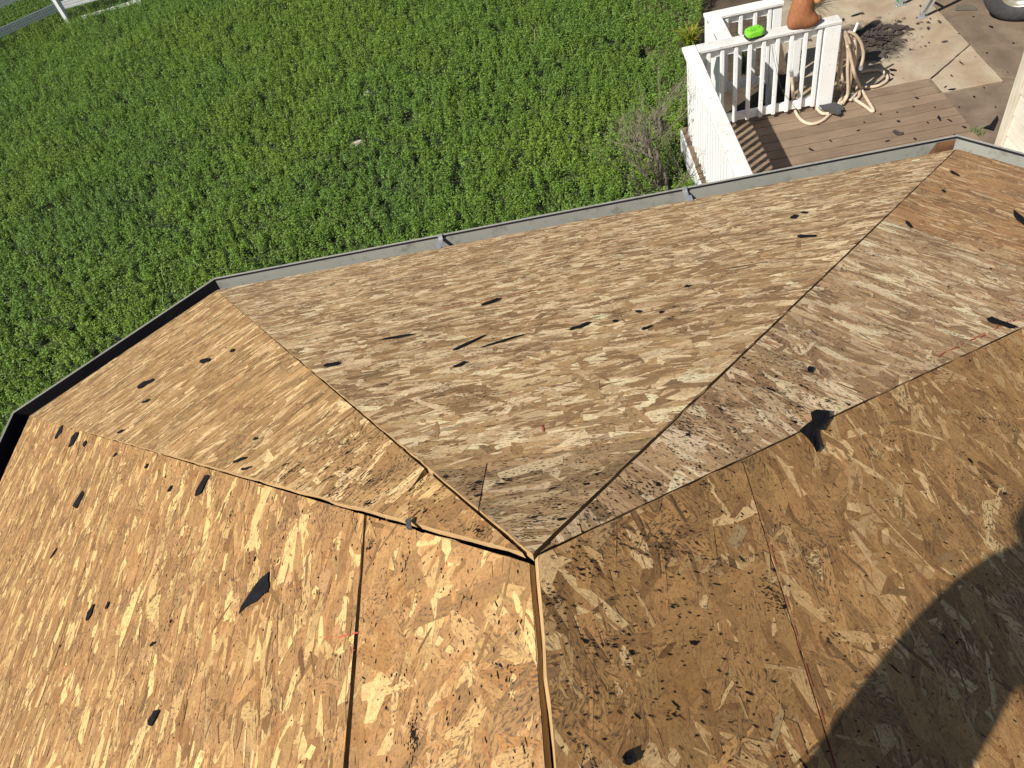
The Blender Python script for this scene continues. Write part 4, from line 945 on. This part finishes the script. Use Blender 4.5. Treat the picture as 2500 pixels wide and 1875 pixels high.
z3_ = lambda L: [(2200+x/7.373, 280+y/7.373) for x, y in L]
flat_bit(z3_([(1470, 245), (1500, 235), (1560, 250), (1730, 30), (1735, 110), (1660, 300), (1480, 275)]), -0.020, 'felt_scrap', 'black folded felt flap against the cream corner board', 'felt scrap', MAT['felt'], curl=0.03)
# crumbs blown over deck and pavement
gd, ld = 'scraps scattered on the deck', 'small dark roofing scrap lying on the brown deck boards'
gp, lp = 'scraps scattered on the pavement', 'small dark roofing scrap lying on the concrete pavement'
for x, y_, vx, vy, w in ((2293, 290, 9, 16, 10), (2318, 295, 16, 8, 4), (2354, 311, 15, 4, 7), (2238, 240, 14, 3, 5), (2230, 261, 6, 4, 5), (2193, 297, 12, 2, 5), (1980, 366, 16, 8, 5), (2234, 340, 10, 5, 6), (2166, 345, 16, -3, 5), (2095, 319, 12, -4, 4), (2150, 280, 7, 3, 4), (2282, 263, 6, 4, 5), (2265, 300, 7, 4, 5), (2028, 345, 9, 6, 5), (2190, 275, 6, 2, 4), (2110, 300, 6, 2, 4), (2330, 330, 6, 3, 4)):
    flat_bit(torn(x, y_, vx*0.8, vy*0.8, w*0.7, 9), 0.002, 'felt_scrap', ld, 'felt scrap', MAT['felt'], gd)
o = flat_bit(torn(2192, 326, 28, 4, 11, 11), 0.002, 'dead_leaf', 'curled brown dead leaf lying on the deck', 'leaf', MAT['litter'], curl=0.02)
for x, y_, vx, vy, w in ((2323, 219, 26, -3, 5), (2347, 155, 14, 12, 4), (2308, 213, 8, -5, 4), (2419, 66, 12, 5, 7), (2376, 41, 8, 3, 4), (2340, 83, 5, 3, 3), (2259, 113, 7, 2, 4), (2268, 105, 6, 1, 3), (2474, 106, 8, 2, 4), (2409, 130, 8, 3, 4), (2378, 237, 8, 4, 5), (2402, 215, 6, 3, 4), (2430, 262, 6, 2, 4), (2323, 186, 9, 5, 4), (2224, 82, 5, 1, 3), (2271, 46, 6, 3, 4), (2090, 37, 34, -10, 5), (2178, 183, 14, 6, 4), (2180, 172, 24, 3, 9), (2175, 195, 14, -8, 6), (2341, 262, 5, 2, 3), (2460, 177, 5, 2, 3)):
    flat_bit(torn(x, y_, vx*0.8, vy*0.8, w*0.7, 9), -0.0085 if x < 2370 else -0.0175, 'felt_scrap', lp, 'felt scrap', MAT['felt'], gp)
# heap of dead leaves behind the post
def litter():
    R = random.Random(3); V = []; F_ = []
    for _ in range(420):
        a = R.gauss(0, 1); b = R.gauss(0, 1); x = 3.86+a*0.20+b*0.10; y_ = 8.22+b*0.15-a*0.05
        if R.random() < 0.25: x += R.gauss(0, 0.35); y_ += R.gauss(0, 0.22)
        if x < 3.15 or y_ < 7.25: continue
        hz = -0.008+0.02*math.exp(-((x-3.86)/0.28)**2-((y_-8.22)/0.2)**2)*R.random(); L = R.lognormvariate(math.log(0.045), 0.6); w = L*R.uniform(0.14, 0.5); t = R.random()*pi; tl = R.gauss(0, 0.1)
        k = len(V); u = Vector((cos(t), sin(t), tl*0.5)); s_ = Vector((-sin(t), cos(t), R.gauss(0, 0.25)))
        c = Vector((x, y_, hz+0.012))
        for a1, b1, c1 in ((-1, 0, 0), (-0.3, -1, 0.006), (0.5, -0.8, 0.004), (1, 0, 0), (0.4, 1, 0.006), (-0.4, 0.8, 0.004)): q = c+u*a1*L/2+s_*b1*w/2; V.append((q.x, q.y, max(q.z+c1, -0.009)))
        F_.append(tuple(range(k, k+6)))
    o = link('leaf_litter', mesh('leaf_litter', V, F_), MAT['litter']); tag(o, 'drift of dark dead leaves on the pavement behind the railing post', 'leaves', kind='stuff')
litter()
o = MB().bbox((2.95, 8.35, -0.010), (3.42, 9.3, -0.002), 0.002).obj('door_mat', MAT['mat']); tag(o, 'tan woven mat lying on the ground behind the brown figure', 'mat')

# ---------------------------------------------------------------- ladder
lad = empty('ladder', (4.55, 8.6, -0.01), 'aluminium ladder with swivel feet standing on the pavement', 'ladder')
la, lb = Vector((4.53, 8.47, -0.012)), Vector((4.43, 8.86, -0.012)); ld_ = Vector((0.42, -0.05, 1)).normalized()
acr = (lb-la).normalized(); nrm = ld_.cross(acr).normalized()
def rail(p):
    mb = MB(); Lr = 4.2; b0 = p+ld_*0.05
    for (a0, a1, n0, n1) in ((-0.014, 0.014, -0.042, -0.036), (-0.014, 0.014, 0.036, 0.042), (-0.002, 0.002, -0.036, 0.036)):
        v = []
        for base in (b0, b0+ld_*Lr):
            for a_, n_ in ((a0, n0), (a1, n0), (a1, n1), (a0, n1)): v.append(base+acr*a_+nrm*n_)
        mb.add(v, [(0,3,2,1),(4,5,6,7),(0,1,5,4),(1,2,6,5),(2,3,7,6),(3,0,4,7)])
    mb.obj('rail', MAT['alu'], lad)
    mb = MB(); mb.bbox((p.x-0.05, p.y-0.035, p.z+0.001), (p.x+0.065, p.y+0.035, p.z+0.014), 0.003); mb.bbox((p.x-0.02, p.y-0.02, p.z+0.014), (p.x+0.03, p.y-0.016, p.z+0.075), 0.001); mb.bbox((p.x-0.02, p.y+0.016, p.z+0.014), (p.x+0.03, p.y+0.02, p.z+0.075), 0.001)
    mb.obj('foot', MAT['alu'], lad)
rail(la); rail(lb)
for i in range(13):
    p = la+ld_*(0.28+0.305*i); MB().tube([p, p+(lb-la)], 0.016, 10).obj('rung', MAT['alu'], lad)
q = lb+Vector((0.0, 0.02, 0.03)); MB().bbox((q.x-0.03, q.y-0.03, q.z), (q.x+0.02, q.y+0.03, q.z+0.06), 0.01).obj('tape_wrap', MAT['green_tape'], lad)

# ---------------------------------------------------------------- parked vehicle, only its wheel reaches the picture
veh = empty('parked_vehicle', (5.6, 8.2, 0), 'parked vehicle whose chrome-rimmed wheel stands on the pavement', 'vehicle')
WR = 0.385; wc = Vector((5.33, 7.98, WR-0.02)); fd = Vector((-0.50, -0.866, 0)); 
Mw = Matrix.Translation(wc) @ fd.to_track_quat('Z', 'Y').to_matrix().to_4x4()
w_ = empty('wheel', (0, 0, 0)); w_.parent = veh; w_.location = -veh.location
def wpart(prof, name, mat, n=40, sm=True): return lathe(prof, n).xf(Mw).obj(name, mat, w_, sm)
wpart([(0.215, 0.0), (0.235, 0.012), (0.27, 0.022), (0.33, 0.018), (0.362, 0.0), (0.378, -0.02), (WR, -0.05), (WR, -0.19), (0.37, -0.22), (0.22, -0.235)], 'tyre', MAT['tyre'])
wpart([(0.216, -0.004), (0.208, 0.006), (0.20, -0.004), (0.192, -0.03), (0.15, -0.055), (0.10, -0.035), (0.085, -0.01), (0.05, -0.004), (0.048, 0.012), (0.0005, 0.016)], 'rim', MAT['rim'])
for i in range(8):
    a = 2*pi*i/8; MB().tube([(0.07*cos(a), 0.07*sin(a), -0.012), (0.07*cos(a), 0.07*sin(a), 0.012)], 0.009, 6).xf(Mw).obj('lug_nut', MAT['rim'], w_)
for i in range(14):
    a = 2*pi*i/14; MB().tube([(0.165*cos(a), 0.165*sin(a), -0.056), (0.165*cos(a), 0.165*sin(a), -0.049)], 0.013, 8).xf(Mw).obj('rim_hole', MAT['black'], w_)
wx = Mw.to_3x3() @ Vector((0, 0, -1)); wy = Vector((-wx.y, wx.x, 0)) 
def vbox(u0, u1, v0, v1, z0, z1, name, mat):
    mb = MB(); mb.bbox((u0, v0, z0), (u1, v1, z1), 0.05); mb.v = [tuple(Vector((wc.x, wc.y, 0))+wx*a+wy*b+Vector((0, 0, c_))) for a, b, c_ in mb.v]; mb.obj(name, mat, veh)
vbox(0.02, 1.8, -1.6, 1.2, 0.80, 1.25, 'bed', MAT['truck']); vbox(0.25, 1.6, -1.4, 1.0, 0.45, 0.79, 'chassis', MAT['black'])
vbox(-0.02, 0.30, -0.55, 0.55, 0.815, 0.87, 'fender', MAT['truck'])
# ---------------------------------------------------------------- the photographer crouching on the ridge (casts the shadow at the right)
def skin_mesh(name, pts, edges, radii, mat, parent, root=0, sub=2):
    me = bpy.data.meshes.new(name); me.from_pydata([tuple(CAM+np.array(p)) for p in pts], edges, []); me.update()
    o = link(name, me, mat, parent)
    md = o.modifiers.new('skin', 'SKIN'); md.use_smooth_shade = True
    sv = me.skin_vertices[0].data if me.skin_vertices else None
    if sv is None:
        bpy.context.view_layer.objects.active = o; bpy.ops.mesh.customdata_skin_add(); sv = me.skin_vertices[0].data
    for i, r in enumerate(radii): sv[i].radius = (r, r) if not hasattr(r, '__len__') else r; sv[i].use_root = (i == root)
    ss = o.modifiers.new('subsurf', 'SUBSURF'); ss.levels = sub; ss.render_levels = sub
    return o
per = empty('person', (0.1, -0.75, 4.2), 'person in dark jacket and jeans crouching on the roof ridge with a phone', 'person')
J = dict(pel=(0.09, -0.47, -0.29), hl=(-0.03, -0.46, -0.30), kl=(-0.169, -0.021, -0.257), al=(-0.172, -0.168, -0.775), fl=(-0.187, -0.043, -0.835),
         hr=(0.20, -0.47, -0.32), kr=(0.33, -0.10, -0.32), ar=(0.36, -0.22, -0.92), fr=(0.385, -0.10, -0.985),
         sp=(0.09, -0.45, -0.14), ch=(0.09, -0.38, 0.02), nk=(0.09, -0.31, 0.14), hd=(0.085, -0.25, 0.25), ht=(0.08, -0.22, 0.34),
         sl=(-0.09, -0.36, 0.06), el=(-0.226, -0.048, -0.116), wl=(-0.075, -0.04, -0.035), sr=(0.26, -0.36, 0.05), er=(0.33, -0.17, -0.17), wr=(0.20, -0.045, -0.05))
nm = list(J); ix = {k: i for i, k in enumerate(nm)}
E_ = [('pel', 'hl'), ('hl', 'kl'), ('kl', 'al'), ('al', 'fl'), ('pel', 'hr'), ('hr', 'kr'), ('kr', 'ar'), ('ar', 'fr'), ('pel', 'sp'), ('sp', 'ch'), ('ch', 'nk'), ('nk', 'hd'), ('hd', 'ht'), ('ch', 'sl'), ('sl', 'el'), ('el', 'wl'), ('ch', 'sr'), ('sr', 'er'), ('er', 'wr')]
RD = dict(pel=0.12, hl=0.085, kl=0.064, al=0.04, fl=0.035, hr=0.085, kr=0.058, ar=0.04, fr=0.035, sp=0.115, ch=0.125, nk=0.055, hd=0.085, ht=0.06, sl=0.062, el=0.080, wl=0.028, sr=0.062, er=0.042, wr=0.028)
body = skin_mesh('body', [J[k] for k in nm], [(ix[a], ix[b]) for a, b in E_], [RD[k] for k in nm], MAT['skin'], per)
def garment(name, keys, edges, extra, mat):
    k = list(keys); i_ = {q: j for j, q in enumerate(k)}
    skin_mesh(name, [J[q] for q in k], [(i_[a], i_[b]) for a, b in edges], [RD[q]+extra for q in k], mat, per)
garment('jacket', ['sp', 'ch', 'sl', 'el', 'wl', 'sr', 'er', 'wr', 'pel'], [('sp', 'ch'), ('ch', 'sl'), ('sl', 'el'), ('el', 'wl'), ('ch', 'sr'), ('sr', 'er'), ('er', 'wr'), ('sp', 'pel')], 0.018, MAT['jacket'])
garment('trousers', ['pel', 'hl', 'kl', 'al', 'hr', 'kr', 'ar'], [('pel', 'hl'), ('hl', 'kl'), ('kl', 'al'), ('pel', 'hr'), ('hr', 'kr'), ('kr', 'ar')], 0.014, MAT['jeans'])
for a, f_ in (('al', 'fl'), ('ar', 'fr')):
    p0, p1 = Vector(J[a]), Vector(J[f_]); mid = p0.lerp(p1, 0.55)
    skin_mesh('shoe', [tuple(p0+Vector((0, -0.03, -0.03))), tuple(mid+Vector((0, 0, -0.01))), tuple(p1+Vector((0, 0.01, 0)))], [(0, 1), (1, 2)], [0.046, 0.046, 0.038], MAT['black'], per)
hp = Vector(J['hd'])
skin_mesh('hair', [tuple(hp+Vector((0, -0.03, 0.02))), tuple(hp+Vector((0, -0.01, 0.07))), tuple(hp+Vector((0, 0.03, 0.10)))], [(0, 1), (1, 2)], [0.088, 0.085, 0.06], MAT['hair'], per)
for s, wv in ((-1, J['wl']), (1, J['wr'])):       # hands closing round the phone's short ends
    w0 = Vector(wv); px_ = [tuple(w0)]; palm = w0+Vector((-s*0.030, 0.012, 0.03)); P_ = [tuple(w0), tuple(palm)]; E2 = [(0, 1)]; R2 = [0.026, 0.028]
    for i in range(4):
        b = palm+Vector((-s*0.005, -0.004, 0.028-0.018*i)); k1 = b+Vector((-s*0.022, 0.004, 0.006)); k2 = k1+Vector((-s*(0.018-0.002*abs(i-1)), -0.006, 0.0)); 
        n0 = len(P_); P_ += [tuple(b), tuple(k1), tuple(k2)]; E2 += [(1, n0), (n0, n0+1), (n0+1, n0+2)]; R2 += [0.0095, 0.0085, 0.0075]
    n0 = len(P_); tb = palm+Vector((-s*0.006, -0.022, 0.0)); P_ += [tuple(tb), tuple(tb+Vector((-s*0.022, -0.008, 0.012)))]; E2 += [(1, n0), (n0, n0+1)]; R2 += [0.011, 0.0085]
    skin_mesh('hand', P_, E2, R2, MAT['skin'], per, 0, 1)
ph_ = empty('phone', (0, 0, 0), 'black phone held by the person on the ridge', 'phone')
up_ = Vector(-RM[:, 1]); rt_ = Vector(RM[:, 0]); fw_ = Vector(RM[:, 2]); c0 = Vector(CAM)-fw_*0.016+rt_*0.055-up_*0.018
mb = MB(); mb.bbox((-0.075, -0.036, -0.004), (0.075, 0.036, 0.004), 0.003); mb.v = [tuple(c0+rt_*a+up_*b+fw_*c_) for a, b, c_ in mb.v]; mb.obj('case', MAT['black'], ph_)
